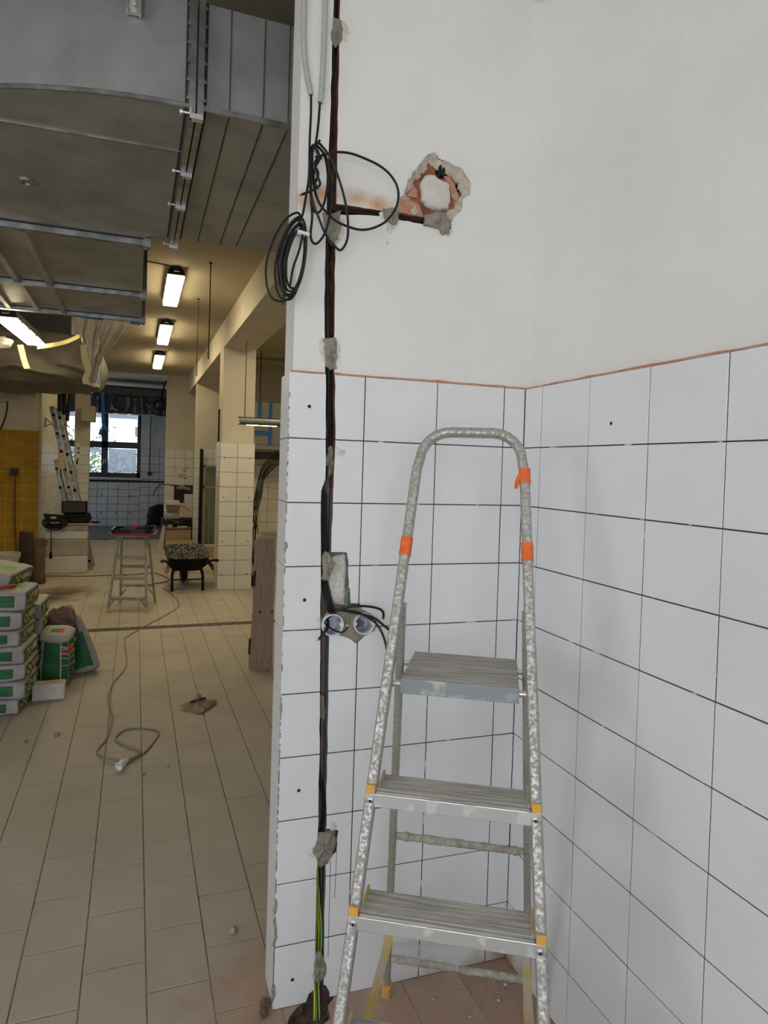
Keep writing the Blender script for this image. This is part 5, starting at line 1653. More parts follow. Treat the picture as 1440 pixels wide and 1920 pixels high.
ring = [i * (ny + 1) for i in range(nx + 1)] + [nx * (ny + 1) + j for j in range(1, ny + 1)] + [i * (ny + 1) + ny for i in range(nx - 1, -1, -1)] + [j for j in range(ny - 1, 0, -1)]
for k in range(len(ring)):
    a, b2 = ring[k], ring[(k + 1) % len(ring)]
    fs.append((a, n1 + a, n1 + b2, b2))
pb.add(vs, fs)
o = pb.build('paper_bag', m_brownpaper, None, False)
place(o, (0.015, 2.765, 0.0), R(-38))
tag(o, 'crumpled brown paper bag lying alone on the hall floor', 'paper bag')
MB().bar((-0.03, -0.070, 0.052), (0.030, 0.035, 0.058), 0.010, 0.010).bar((-0.045, -.04, .045), (.0, .045, .050), .008, .008).build('dark_fold', m_darksack, o)  # two dark bars laid over the folds of the bag

# ------------------------------------------------------------------ wooden trestle leaning by the wall end
t = empty('wooden_trestle', (0.565, 3.50, 0), R(-4), 'narrow upright trestle of reddish planks standing behind the wall end', 'trestle')
MB().hexa([(-0.065, 0, 0), (0.105, 0, 0), (0.105, 0.028, 0), (-0.065, 0.028, 0)], [(-0.012, 0.02, 1.10), (0.105, 0.02, 1.10), (0.105, 0.048, 1.10), (-0.012, 0.048, 1.10)]).build('front_plank', m_wood, t, False, .003)
MB().hexa([(-0.082, 0.03, 0), (-0.058, 0.03, 0), (-0.058, 0.13, 0), (-0.082, 0.13, 0)], [(-0.030, 0.05, 1.10), (-0.008, 0.05, 1.10), (-0.008, 0.15, 1.10), (-0.030, 0.15, 1.10)]).build('side_plank', m_wood, t, False, .003)
MB().box(-0.058, 0.10, 0, 0.105, 0.125, 1.08).build('back_plank', m_wood, t)
MB().box(-0.030, 0.012, 1.10, 0.115, 0.15, 1.130).build('top_plank', m_wood_pale, t, False, .004)
MB().box(-0.012, 0.022, 1.130, 0.105, 0.14, 1.160).build('end_block', m_wood_end, t, False, .008)
for z_ in (0.19, 0.76):
    x_ = -0.076 + 0.052 * z_ / 1.1
    MB().hexa([(x_ - .022, 0.05, z_ - .07), (x_ - .004, 0.05, z_ - .07), (x_ - .004, 0.10, z_ - .07), (x_ - .022, 0.10, z_ - .07)], [(x_ - .020, .05, z_ + .06), (x_, .05, z_ + .06), (x_, .10, z_ + .06), (x_ - .020, .10, z_ + .06)]).build('dark_bracket', m_darksack, t, False, .004)
for x_, z_ in ((0.02, 1.07), (0.075, 1.06), (0.03, 1.0), (-0.005, 0.62), (0.05, 0.61), (0.01, 0.55), (-0.03, 0.08), (0.02, 0.07), (0.065, 0.06)):
    y_ = 0.02 * z_ / 1.1
    MB().lathe([(0.005, -0.0015), (0.005, 0.001)], 8, (x_, y_, z_), 'y').build('screw_head', m_darksack, t)
for x_, z_, r_ in ((-0.008, 0.49, .013), (0.092, 0.49, .012)):
    MB().prism([(x_ + r_ * math.cos(a * .628) * 1.2, z_ + r_ * math.sin(a * .628)) for a in range(10)], 0.02 * z_ / 1.1 - .0008, .02).build('knot', m_brownsack, t)
# ------------------------------------------------------------------ small stepladder with the tray
t = empty('small_stepladder', (-0.4975, 5.985, 0), R(-11.9), 'small aluminium stepladder carrying a red and black tray, in the middle of the hall', 'stepladder')
hwS = lambda z: 0.21 - 0.06 * z / 0.845
for s in (-1, 1):
    MB().bar((s * hwS(0.03), 0.008, 0.03), (s * hwS(.845), 0.20, 0.845), 0.026, 0.034, (0, 1, -.2)).build('front_rail', m_alu_hall, t, False, .004)
    MB().bar((s * 0.20, 0.57, 0.03), (s * 0.15, 0.34, 0.845), 0.022, 0.03, (0, 1, .25)).build('rear_leg', m_alu_hall, t, False, .004)
    MB().bar((s * 0.2105, 0.0, 0.0), (s * hwS(.05), 0.012, 0.05), 0.034, 0.044, (0, 1, -.2)).build('rubber_foot', m_yellow_cap, t)
    MB().bar((s * 0.2015, 0.577, 0.0), (s * .199, .564, 0.045), 0.028, 0.036, (0, 1, .25)).build('rubber_foot', m_yellow_cap, t)
    MB().bar((s * (hwS(.08) - .01), 0.02, 0.07), (s * (hwS(.16) - .065), 0.045, 0.16), 0.012, 0.012).bar((s * .19, .555, .09), (s * .13, .535, .18), .012, .012).build('brace', m_alu_hall, t)
for z in (0.17, 0.395, 0.62):
    y_ = 0.008 + 0.192 * z / .845
    st = MB().box(-hwS(z) + .01, y_ - 0.02, z - 0.012, hwS(z) - .01, y_ + 0.08, z).build('step', m_tread, t, False, .002)
    MB().box(-hwS(z) - .012, y_ - 0.027, z - 0.034, hwS(z) + .012, y_ - 0.02, z + .002).build('front_strip', m_alu_hall, st, False, .002)
for z in (0.22, 0.46):
    MB().bar((-.195 + .05 * z / .845, 0.57 - .23 * z / .845, z), (.195 - .05 * z / .845, .57 - .23 * z / .845, z), 0.02, 0.034).build('cross_bar', m_alu_hall, t, False, .003)
MB().box(-.168, 0.165, 0.838, .168, 0.40, 0.862).build('platform', m_alu_hall, t, False, .004)
t = empty('tray', (-0.44, 6.27, 0.862), R(-6), 'red tray with black raised rim and red knob, lying on the small stepladder', 'tray')
MB().hexa([(-.225, -.20, 0), (.225, -.20, 0), (.225, .20, 0), (-.225, .20, 0)], [(-.255, -.225, .024), (.255, -.225, .024), (.255, .225, .024), (-.255, .225, .024)]).build('tray_base', m_red, t, False, .006)
rm = MB()
for i in range(28):
    a, a2 = 2 * math.pi * i / 28, 2 * math.pi * (i + 1) / 28
    P = lambda a_, r_: (math.copysign(abs(math.cos(a_)) ** .35, math.cos(a_)) * .236 * r_, math.copysign(abs(math.sin(a_)) ** .35, math.sin(a_)) * .206 * r_)
    h1, h2 = .068 + .010 * math.sin(3 * a), .068 + .010 * math.sin(3 * a2)
    p1, p2, q1, q2 = P(a, 1), P(a2, 1), P(a, .9), P(a2, .9)
    rm.hexa([(*q1, .02), (*p1, .02), (*p2, .02), (*q2, .02)], [(*q1, h1), (*p1, h1), (*p2, h2), (*q2, h2)])
rm.build('black_rim', m_black_gloss, t)
MB().box(-.21, -.185, .02, .21, .185, .03).build('tray_floor', m_black_gloss, t)
MB().lathe([(.016, .03), (.016, .055), (.024, .062), (.025, .105), (.018, .118), (.002, .121)], 16).build('red_knob', m_red, t, True)

# ------------------------------------------------------------------ wheelbarrow, seen from behind
t = empty('wheelbarrow', (0.245, 7.20, 0), R(0), 'black wheelbarrow with a cement-stained tub, standing left of the tiled column', 'wheelbarrow')


def rr(hx, y0, y1, z0, z1, n=28, e=.4):
    out = []
    for i in range(n):
        a = 2 * math.pi * i / n
        c_, s_ = math.cos(a), math.sin(a)
        x = math.copysign(abs(c_) ** e, c_) * hx
        k = (math.copysign(abs(s_) ** e, s_) + 1) / 2
        out.append((x, y0 + (y1 - y0) * k, z0 + (z1 - z0) * k))
    return out


rings = [rr(.185, .10, .52, .255, .255), rr(.255, .01, .68, .36, .42), rr(.275, -.04, .74, .425, .535), rr(.287, -.05, .752, .428, .540)]
inner = [rr(.280, -.042, .745, .434, .546), rr(.262, -.02, .715, .42, .52), rr(.235, .03, .655, .36, .42), rr(.178, .11, .51, .268, .268)]
n = 28
for name, rg, m_ in (('tub', rings, m_black_matt), ('tub_lining', inner, m_barrow_in)):
    b_ = MB()
    b_.v = [p for r_ in rg for p in r_]
    for k in range(len(rg) - 1):
        for i in range(n):
            b_.f.append((k * n + i, k * n + (i + 1) % n, (k + 1) * n + (i + 1) % n, (k + 1) * n + i))
    last = 0 if name == 'tub' else len(rg) - 1
    b_.f.append(tuple(last * n + i for i in range(n)))
    b_.m = [0] * len(b_.f)
    b_.build(name, m_, t, True)
b_ = MB()
for s in (-1, 1):
    b_.tube([(s * .335, -.28, .445), (s * .29, -.12, .42), (s * .225, .05, .34), (s * .17, .35, .245), (s * .06, .80, .19)], 0.015, 10, sub=5)
b_.build('frame', m_black_matt, t, True)
for s in (-1, 1):
    MB().tube([(s * .345, -.32, .448), (s * .315, -.20, .438)], 0.020, 10).build('grip', m_black, t, True)
    MB().tube([(s * .165, .12, .30), (s * .195, .06, .22), (s * .197, .02, .12), (s * .197, 0.0, .0)], 0.020, 10, sub=4).build('leg', m_black_matt, t, True)
MB().tube([(-.195, .03, .15), (.195, .03, .15)], 0.010, 8).build('cross_bar', m_black_matt, t, True)
wh = MB()
for i in range(24):
    pass
wh.tube([(0, .80 + .145 * math.cos(2 * math.pi * i / 24), .19 + .145 * math.sin(2 * math.pi * i / 24)) for i in range(24)], 0.052, 10, close=True, upv=(1, 0, 0))
w_ = wh.build('wheel', m_black, t, True)
MB().lathe([(.11, -.02), (.11, .02)], 20, (0, .80, .19), 'x').lathe([(.02, -.06), (.02, .06)], 10, (0, .80, .19), 'x').build('hub', m_galv_rail, w_, True)

# boards, carton, slabs and rubbish beside the far wall end
for k, (x0, x1, y0, z0, z1, m_, lab, cat) in enumerate((
        (0.13, 0.62, 11.38, 0.0, 0.205, m_wood_pale, 'pale timber beam on the floor under the brown carton', 'timber'),
        (0.80, 1.06, 10.75, 0.03, 0.17, m_wood_pale, 'pale board end behind the wheelbarrow, beside the tiled column', 'board'),
        (0.78, 1.08, 10.40, 0.0, 0.032, m_wood, 'dark board flat on the floor under the pale board end', 'board'))):
    tag(MB().box(x0, y0, z0, x1, y0 + 0.30, z1).build('timber_beam' if k == 0 else 'board', m_, None, False, .004), lab, cat)
t = empty('carton', (0.36, 11.53, 0.206), R(1), 'brown carton with pale things on top, under the broken hole', 'carton')
MB().box(-.235, -.13, 0, .235, .13, .240).build('carton_body', m_carton, t, False, .004)
MB().box(-.235, -.134, .20, .235, -.13, .240).build('flap', m_brownsack, t)
tag(MB().box(0.165, 11.42, 0.447, 0.255, 11.58, 0.495).build('pale_packet', m_block_hall, None, False, .005), 'small pale packet at the left end on the brown carton', 'packet')
tag(MB().box(0.345, 11.42, 0.447, 0.525, 11.58, 0.477).build('pale_packet', m_block_hall, None, False, .005), 'flat pale packet at the right on the brown carton', 'packet')
bl = MB().blob([(0.12, 0.42), (0.115, 0.59), (0.16, 0.62), (0.22, 0.585), (0.50, 0.58), (0.56, 0.61), (0.565, 0.49), (0.40, 0.485), (0.27, 0.45)], 11.70, 0.16, 401)
tag(bl.build('black_bag', m_black_gloss, None, 'full'), 'crumpled black plastic bag behind the pale packets on the carton', 'bag')
for k, (x, w_, z, h, m_, lab) in enumerate(((0.255, .28, .602, .105, m_block_hall, 'lowest wide slab of the stack before the broken hole'), (0.275, .22, .712, .068, m_slab_dark, 'narrow slab second in the stack before the broken hole'),
                                            (0.275, .26, .785, .078, m_slab_dark, 'grey brown slab third in the stack before the broken hole'), (0.262, .255, .868, .085, m_block, 'pale pair of slabs topmost in the stack before the broken hole'))):
    tag(place(MB().box(-w_ / 2, -.10, 0, w_ / 2, .10, h).build('slab', m_, None, False, .006), (x, 11.82 + .01 * k, z), R(2 - k)), lab, 'slab')
tag(place(MB().box(-.30, -.20, 0, .30, .20, .60).build('stand', m_darksack, None, False, .01), (0.36, 11.93, 0), 0), 'dark box the stack of slabs stands on, behind the brown carton', 'box')
tag(MB().bar((0.40, 11.68, 0.80), (0.60, 11.66, 0.64), 0.10, 0.03).build('broken_board', m_wood_pale, None, False, .004), 'pale broken board slanting down right of the slabs', 'board')
tag(MB().bar((0.42, 11.86, 0.85), (0.60, 11.86, 0.76), 0.10, 0.035).build('roof_tile_piece', m_brick_face), 'reddish broken piece lying right of the slab stack', 'brick piece')
tag(MB().hexa([(-.02, 11.56, 0), (.105, 11.56, 0), (.105, 11.60, 0), (-.02, 11.60, 0)], [(.085, 11.72, .47), (.125, 11.72, .47), (.125, 11.75, .47), (.085, 11.75, .47)]).build('leaning_board', m_grey_box), 'narrow grey board leaning left of the brown carton', 'board')
rub = MB()
rr_ = random.Random(9)
for k in range(46):
    x, y, s = rr_.uniform(0.02, 0.70), rr_.uniform(8.6, 9.6), rr_.uniform(.015, .055)
    a = rr_.uniform(0, 3.1)
    rub.hexa([(x + s * math.cos(a + q), y + s * math.sin(a + q), .001) for q in (0, 1.57, 3.14, 4.71)], [(x + s * .8 * math.cos(a + q + .2), y + s * .8 * math.sin(a + q + .2), s * rr_.uniform(.5, 1.0)) for q in (0, 1.57, 3.14, 4.71)])
tag(rub.build('rubble', m_crumb_light), 'broken brick and plaster rubble on the floor beyond the wheelbarrow', 'rubble', None, 'stuff')
tag(MB().bar((0.02, 8.45, .05), (0.10, 8.40, .30), .05, .02, (0, 1, 0)).build('rusty_plate', m_crumb), 'rust brown plate standing in the rubble left behind the wheelbarrow', 'plate')
tag(MB().bar((0.60, 8.75, .26), (0.76, 8.75, .04), .06, .05, (0, 1, 0)).build('dark_offcut', m_darksack), 'dark timber offcut leaning in the rubble right behind the wheelbarrow', 'offcut')

# glass fronted cabinet in the recess
t = empty('cabinet', (0.80, 11.30, 0.05), 0, 'tall glass fronted cabinet in the recess left of the tiled column', 'cabinet')
MB().box(0, 0.02, 0, .42, .36, 1.62).build('body', m_darkgap, t)
MB().box(0, -.0, 0, .03, .02, 1.62).box(.39, 0, 0, .42, .02, 1.62).box(0, 0, 1.59, .42, .02, 1.62).box(0, 0, 1.18, .42, .02, 1.22).box(0, 0, 0, .42, .02, .03).box(.115, 0, 0.03, .125, .02, 1.18).build('frame', m_cabframe, t)
MB().box(.03, .008, 1.22, .39, .014, 1.59).build('upper_pane', m_cabglass, t)
MB().box(.03, .008, .03, .115, .014, 1.18).build('lower_pane', m_cabglass, t)
MB().box(.125, .008, .03, .39, .014, 1.18).build('lower_pane', m_cabglass, t)
tag(MB().box(0.755, 11.60, 0.0, 0.80, 11.69, 1.99).build('black_post', m_black_matt), 'black upright post beside the glass fronted cabinet', 'post')
tag(MB().box(0.600, 7.29, 2.01, 0.622, 7.31, 2.45).build('black_rod', m_black_matt), 'short black rod standing on the edge of the tiled column', 'rod')

# ------------------------------------------------------------------ bench of blocks with a case, crate and cable
BX, BY = -1.385, 8.95
for k, (z, h, lab) in enumerate(((0.0, 0.262, 'bottom'), (0.263, 0.249, 'second from below'), (0.513, 0.125, 'third from below'), (0.639, 0.098, 'topmost'))):
    o = MB().box(-.29, -.0, 0, .29, .24, h - .001).build('concrete_block', m_block_hall if k % 2 else m_block, None, False, .016)
    place(o, (BX + .005 * (k % 2), BY - .01, z), R(.6 * (k % 2)))
    tag(o, 'pale aerated block, ' + lab + ' in the bench of blocks before the leaning ladder', 'block', 'blocks of the bench')
tag(MB().box(-1.46, 8.90, 0.738, -1.00, 9.22, 0.752).build('thin_board', m_wood_pale, None, False, .003), 'thin board lying on the bench of blocks under the black case', 'board')
t = empty('black_case', (-1.245, 9.05, 0.753), R(-1), 'long black case lying on the bench of blocks under the grey crate', 'case')
MB().box(-.18, -.12, 0, .18, .12, .15).build('case_body', m_black_matt, t, False, .03, 3)
MB().tube([(.17, -.05, .03), (.195, -.05, .075), (.17, -.05, .13)], .008, 8, sub=4).build('handle', m_black, t, True)
t = empty('grey_crate', (-1.285, 9.06, 0.904), R(0), 'dark grey open crate on top of the black case', 'crate')
b_ = MB().box(-.17, -.13, 0, .17, .13, .012).box(-.17, -.13, 0, -.158, .13, .165).box(.158, -.13, 0, .17, .13, .165).box(-.17, -.13, 0, .17, -.118, .165).box(-.17, .118, 0, .17, .13, .165)
b_.build('crate_body', m_lampbody, t)
MB().box(-.178, -.138, .152, .178, -.118, .168).box(-.178, .118, .152, .178, .138, .168).box(-.178, -.138, .152, -.158, .138, .168).box(.158, -.138, .152, .178, .138, .168).build('rim', m_lampbody, t)
for k in range(3):
    MB().box(-.12 + .10 * k, -.136, .01, -.10 + .10 * k, -.13, .15).build('rib', m_lampbody, t)
b_ = MB()
rk = random.Random(14)
for k in range(9):
    r_ = 0.168 - 0.022 * (k % 5)
    b_.tube([(-1.535 + r_ * math.cos(2 * math.pi * i / 16), 8.925 - 0.07 + 0.010 * (k % 3) - .012 * (k // 3) + .05 * math.sin(2 * math.pi * i / 16 - 1.57) * .4, 0.765 + (r_ * .62 - .01 - .004 * k) * math.sin(2 * math.pi * i / 16) + rk.uniform(-.010, .010)) for i in range(16)], 0.008, 8, sub=2, close=True)
b_.tube([(-1.60, 8.80, 0.72), (-1.575, 8.79, 0.62), (-1.57, 8.79, 0.45), (-1.572, 8.79, 0.34)], 0.007, 8, sub=4)
t = tag(b_.build('cable_coil', m_black, None, True), 'black cable coil with a plug dangling, hung over the bench of blocks', 'cable')
MB().lathe([(.008, .36), (.020, .32), (.024, .26), (.016, .245), (.001, .244)], 12, (-1.572, 8.79, 0)).build('plug', m_black, t, True)
tool = MB().hexa([(-1.64, 8.76, .80), (-1.44, 8.76, .78), (-1.44, 8.90, .78), (-1.64, 8.90, .80)], [(-1.68, 8.76, .90), (-1.42, 8.76, .885), (-1.42, 8.90, .885), (-1.68, 8.90, .90)])
tool.tube([(-1.46, 8.83, .85), (-1.40, 8.83, .86), (-1.30, 8.85, .90)], .018, 8, sub=3)
tool = tag(tool.build('power_tool', m_black_matt, None, False, .01), 'black power tool lying on the hung cable coil', 'tool')
MB().box(-1.58, 8.752, .835, -1.51, 8.759, .865).build('grey_label', m_galv_rail, tool)

# ------------------------------------------------------------------ extension ladder leaning on the hall's left wall
t = empty('extension_ladder', (-1.35, 9.3, 0), 0, 'worn three-part aluminium extension ladder leaning behind the bench of blocks', 'ladder')


def lad(p0, p1, w, holes, two):
    p0, p1 = Vector(p0), Vector(p1)
    d = (p1 - p0)
    o_ = []
    for yy in (0, 0.36):
        q0, q1 = p0 + Vector((0, yy, 0)), p1 + Vector((0, yy, 0))
        rl = MB().bar(q0, q1, w, 0.026, (0, 1, 0)).build('rail', m_alu_hall, t, False, .004)
        if yy == 0:
            side = (q1 - q0).normalized().cross(Vector((0, 1, 0)))
            for s_ in (-1, 1):
                MB().bar(q0 + side * s_ * w * .46 - Vector((0, .014, 0)), q1 + side * s_ * w * .46 - Vector((0, .014, 0)), .007, .006, (0, 1, 0)).build('rail_edge', m_galv_rail, rl)
            for k in range(holes):
                u = (k + .5) / holes
                c = q0 + (q1 - q0) * u
                MB().lathe([(.023, -.0175), (.023, -.012)], 10, (c.x, c.y, c.z), 'y').build('rung_end', m_hole, rl, True)
    for k in range(holes):
        c = p0 + d * ((k + .5) / holes)
        MB().tube([c, c + Vector((0, .36, 0))], .014, 8).build('rung', m_alu_hall, t, True)


lad((0.30, -0.02, 0.0), (-0.215, -0.02, 2.47), .070, 9, 1)
lad((0.215, -0.05, 0.06), (-0.30, -0.05, 2.50), .075, 9, 1)
lad((0.10, -0.11, 0.0), (-0.235, -0.11, 1.70), .050, 6, 0)
MB().box(-.19, -.13, 1.55, -.10, .30, 1.80).build('pale_pad', m_wood_pale, t, False, .006)

# things on and before the cream wall block
for k, (x0, x1, z0, z1, y) in enumerate(((-1.56, -1.50, 2.42, 2.80, 9.15), (-1.50, -1.44, 2.38, 2.78, 9.20))):
    tag(MB().tube([((x0 + x1) / 2, y, 3.0), ((x0 + x1) / 2, y, z0)], 0.032, 12).build('black_pipe', m_black, None, True), ('left' if k == 0 else 'middle') + ' one of the black pipes hanging down above the leaning ladder', 'pipe', 'black pipes above the ladder')
tag(MB().tube([(-1.385, 9.1, 3.0), (-1.39, 9.1, 2.70), (-1.42, 9.1, 2.28)], 0.026, 12).build('black_pipe', m_black, None, True), 'slanting black pipe hanging down right above the leaning ladder', 'pipe', 'black pipes above the ladder')
tag(MB().blob([(-1.62, 2.78), (-1.58, 2.85), (-1.36, 2.86), (-1.27, 2.80), (-1.36, 2.72), (-1.5, 2.73)], 9.25, 0.18, 420).build('foil_bundle', m_sheet, None, 'full'), 'crumpled clear foil round the top of the black pipes', 'plastic sheet')
b_ = MB().tube([(-1.805, 9.9, 2.35), (-1.70, 9.6, 2.27), (-1.42, 9.25, 2.22)], .007, 8).tube([(-1.805, 9.9, 2.22), (-1.70, 9.6, 2.25), (-1.55, 9.3, 2.15)], .007, 8).tube([(-1.803, 9.9, 2.36), (-1.803, 9.9, 2.20)], .008, 8)
tag(b_.build('wire_bracket', m_black, None, True), 'thin black wire bracket on the cream wall above the ladder', 'bracket')
t = empty('levelling_staff', (-1.60, 13.679, 1.50), R(0), 'black and white measuring staff leaning on the wall left of the opening', 'staff')
MB().box(-.025, 0, 0, .025, .02, .56).build('staff', m_staff, t)
for z_, h, x0, x1 in ((.10, .10, -.025, .005), (.20, .03, 0, .025), (.33, .045, -.005, .025), (.42, .045, -.005, .025)):
    MB().box(x0, -.003, z_, x1, 0, z_ + h).build('black_mark', m_black_matt, t)
tag(MB().box(-1.54, 13.36, 2.51, -1.26, 13.69, 2.84).build('wall_box', m_grey_box, None, False, .02, 3), 'light grey box on the wall end left of the far window', 'box')
b_ = empty('wall_socket', (-2.18, 9.595, 1.49), 0, 'grey socket with a cord on the ochre tiles', 'socket')
MB().box(-.055, -.055, -.055, .055, -.001, .05).build('socket_body', m_lampbody, b_, False, .008)
MB().tube([(.01, -.045, -.05), (.012, -.03, -.30), (.018, -.03, -.80), (.04, -.03, -1.10), (.05, -.05, -1.47)], .011, 8, sub=4).build('cord', m_brownsack, b_, True)
tag(MB().tube([(-2.62, 9.3, 3.05), (-2.45, 9.3, 2.95), (-2.30, 9.3, 2.75), (-2.25, 9.3, 2.50), (-2.28, 9.3, 2.28), (-2.36, 9.3, 2.08), (-2.5, 9.3, 1.95)], .012, 8, sub=5).build('hanging_cable', m_black, None, True), 'black cable hanging in a bow at the left edge above the ochre tiles', 'cable')


def upright_sack(loc, rx, ry, h, m_, label, seed):
    rg = []
    for k in range(9):
        u = k / 8
        w = 1.0 - 0.10 * u if u < .7 else 0.93 - 0.3 * (u - .7)
        ring = []
        for i in range(18):
            a = 2 * math.pi * i / 18
            q = noise.noise(Vector((math.cos(a) * 1.4 + seed, math.sin(a) * 1.4, u * 4))) * 0.18
            ring.append((math.copysign(abs(math.cos(a)) ** .6, math.cos(a)) * rx * (w + q), math.copysign(abs(math.sin(a)) ** .6, math.sin(a)) * ry * (w + q),
                         u * h + (0.04 * noise.noise(Vector((a, seed, 0))) if k == 8 else 0)))
        rg.append(ring)
    b_ = MB()
    b_.v = [p for r_ in rg for p in r_]
    for k in range(8):
        for i in range(18):
            b_.f.append((k * 18 + i, k * 18 + (i + 1) % 18, k * 18 + 18 + (i + 1) % 18, k * 18 + 18 + i))
    b_.f += [tuple(range(17, -1, -1)), tuple(range(8 * 18, 9 * 18))]
    b_.m = [0] * len(b_.f)
    o = b_.build('paper_sack', m_, None, 'full')
    o.location = loc
    return tag(o, label, 'sack')


upright_sack((-1.80, 8.10, 0), .100, .12, .70, m_darksack, 'dark brown upright sack before the ochre tiles', 1)
o = upright_sack((-1.655, 8.14, 0), .085, .11, .60, m_brownsack, 'lighter brown upright sack with a folded rim, right of the dark one', 5)
MB().blob([(0.01, .50), (0.0, .61), (.05, .625), (.115, .60), (.10, .52)], -.02, .05, 431).build('folded_rim', m_brownsack, o, 'full')
for k, (x, z0, m_, lab) in enumerate(((-1.92, 0.0, m_block, 'lower white bucket with a spattered rim, before the ochre tiles'), (-1.93, 0.33, m_grey_box, 'upper grey bucket standing in the white one'))):
    t = empty('bucket', (x, 7.5, z0), 0, lab, 'bucket')
    h = .30 if k == 0 else .15
    MB().lathe([(.118, 0), (.145, h), (.150, h), (.152, h + .025), (.140, h + .025), (.136, h - .02), (.02, h - .02)], 24).build('bucket_body', m_, t, True)
    MB().tube([(.15 * math.cos(a * .3927), .15 * math.sin(a * .3927) - .004 - .05 * math.sin(a * .3927) * 0, h - .01 - .09 * abs(math.sin(a * .3927))) for a in range(8, 17)], .004, 6).build('bail', m_steel, t, True)

# ------------------------------------------------------------------ far room
fh = tag(MB().box(-1.9, 14.6, 2.95, 0.30, 15.5, 3.42).build('far_hood', m_darkhood, None, False, .02), 'long dark exhaust hood hanging before the far window', 'hood')
MB().tube([(-1.9, 14.58, 3.42), (.3, 14.58, 3.40)], .02, 6).build('rim_pipe', m_lampbody, fh)


def skirt_fn(u, v):
    x = -1.9 + 2.1 * u
    return (x, 14.55 + .02 * math.sin(u * 40) + .04 * noise.noise(Vector((u * 12, v * 3, 4))), 3.22 - 0.44 * v + .025 * noise.noise(Vector((u * 14, 1, v))))


sk = tag(drape('foil_skirt', skirt_fn, 50, 8, m_darktarp), 'dark blue foil wrapped round the lower part of the far hood', 'foil')
for k in range(5):
    MB().blob([(-.25 + .10 * k, 3.02), (-.23 + .10 * k, 3.05), (-.20 + .10 * k, 3.02), (-.22 + .10 * k, 3.0)], 14.56, .04, 440 + k).build('foil_glint', m_sheet, sk, 'full')
ed = MB()
for k in range(16):
    x = -1.45 + .09 * k
    ed.bar((x, 14.53, 2.79 - .006 * (k % 3)), (x + .085, 14.53, 2.785 + .006 * (k % 2)), .03, .022)
ed.build('pale_hem', m_film, sk)
tag(ribbon([(-1.18, 14.50, 3.25), (-1.16, 14.48, 2.90), (-1.15, 14.48, 2.60), (-1.13, 14.48, 2.45), (-1.18, 14.47, 2.40), (-1.21, 14.48, 2.28)], .07, .006, (1, 0, .1)).build('blue_tape', m_bluetape), 'blue tape hanging from the far hood before the window mullion', 'tape')
tag(MB().blob([(-.16, 0), (-.15, .30), (-.08, .52), (.05, .58), (.30, .60), (.42, .3), (.42, 0)], 16.5, .30, 450, rough=.15).build('black_bag', m_black_matt, None, 'full'), 'black rubbish bag in the corner under the far wall', 'bag')
b_ = MB().tube([(-.09, 16.66, 2.92), (-.09, 16.66, 1.42)], .014, 8).box(-.14, 16.63, 1.34, -.03, 16.70, 1.44)
tag(b_.build('conduit_with_box', m_lampbody, None), 'thin conduit with a small box on the far wall right of the window', 'conduit')
tag(MB().tube([(.20, 14.3, 3.58), (.16, 14.3, 3.52), (.10, 14.3, 3.3), (.09, 14.3, 3.1)], .02, 8, sub=3).tube([(.05 + .12 * math.cos(a * .785), 14.3, 3.02 + .12 * math.sin(a * .785)) for a in range(8)], .022, 8, sub=2, close=True).build('cable_coil', m_black_matt, None, True),
    'dark cable coil hanging beside the far hood', 'cable')
tag(MB().tube([(0.40, 13.72, 1.18), (0.30, 13.66, 1.20), (0.10, 13.55, 1.21), (-0.02, 13.50, 1.08), (-.06, 13.5, .95)], .010, 8, sub=4).build('stray_cable', m_black, None, True), 'thin dark cable sticking out at the left of the broken wall end', 'cable')
tag(MB().box(-1.06, 8.98, 0.7525, -0.93, 9.02, 0.778).build('dark_pipe', m_black_matt), 'short dark pipe end poking out behind the bench of blocks', 'pipe')

# ------------------------------------------------------------------ right bay
area('bay_fill_light', (2.0, 6.2, 3.55), (2.0, 6.2, 0), 1.2, 0.15, 22, (1.0, 0.82, 0.5))  # unseen fill light added to brighten the bay; no lamp fixture here
b_ = MB().box(1.10, 8.60, 1.955, 3.0, 9.30, 2.02)
t = tag(b_.build('shelf', m_galv, None, False, .005), 'grey shelf over the low tiled wall behind the column', 'shelf')
MB().box(1.10, 8.62, 1.80, 3.0, 8.66, 1.92).build('shelf_apron', m_darkgap, t)
bx = tag(MB().box(1.30, 8.75, 2.021, 2.2, 9.2, 2.72).build('wrapped_box', m_film, None, False, .03, 3), 'foil wrapped box with blue tape on the shelf', 'box')
MB().box(1.31, 8.80, 2.05, 2.18, 9.15, 2.69).build('box_inside', m_block_hall, bx)
MB().box(1.375, 8.742, 2.45, 1.435, 8.749, 2.72).box(1.555, 8.742, 2.03, 1.61, 8.749, 2.72).box(1.33, 8.738, 2.19, 1.62, 8.745, 2.26).build('blue_tape', m_bluetape, bx)
for k in range(9):
    a = (k - 4) * .016 + rk.uniform(-.008, .008)
    pts = [(1.62 + .03 * k * .4, 8.3, 1.95 - .02 * k), (1.45 + a, 8.2, 1.72 - .012 * k), (1.31 + a * .8, 7.95, 1.45 + a * .5), (1.20 + .012 * k, 7.75, 1.25), (1.150 + .018 * (k % 5) + a * .3, 7.65, 1.0), (1.135 + .022 * (k % 4) + a, 7.62, .6), (1.150 + .014 * (k % 5) - a * .6, 7.6, .25), (1.16 + .01 * (k % 3), 7.6, .012)]
    tag(MB().tube(pts, .0068, 8, sub=4).build('hanging_cable', m_black, None, True), 'black cable in the bundle hanging right of the tiled column', 'cable', 'bundle of black cables')
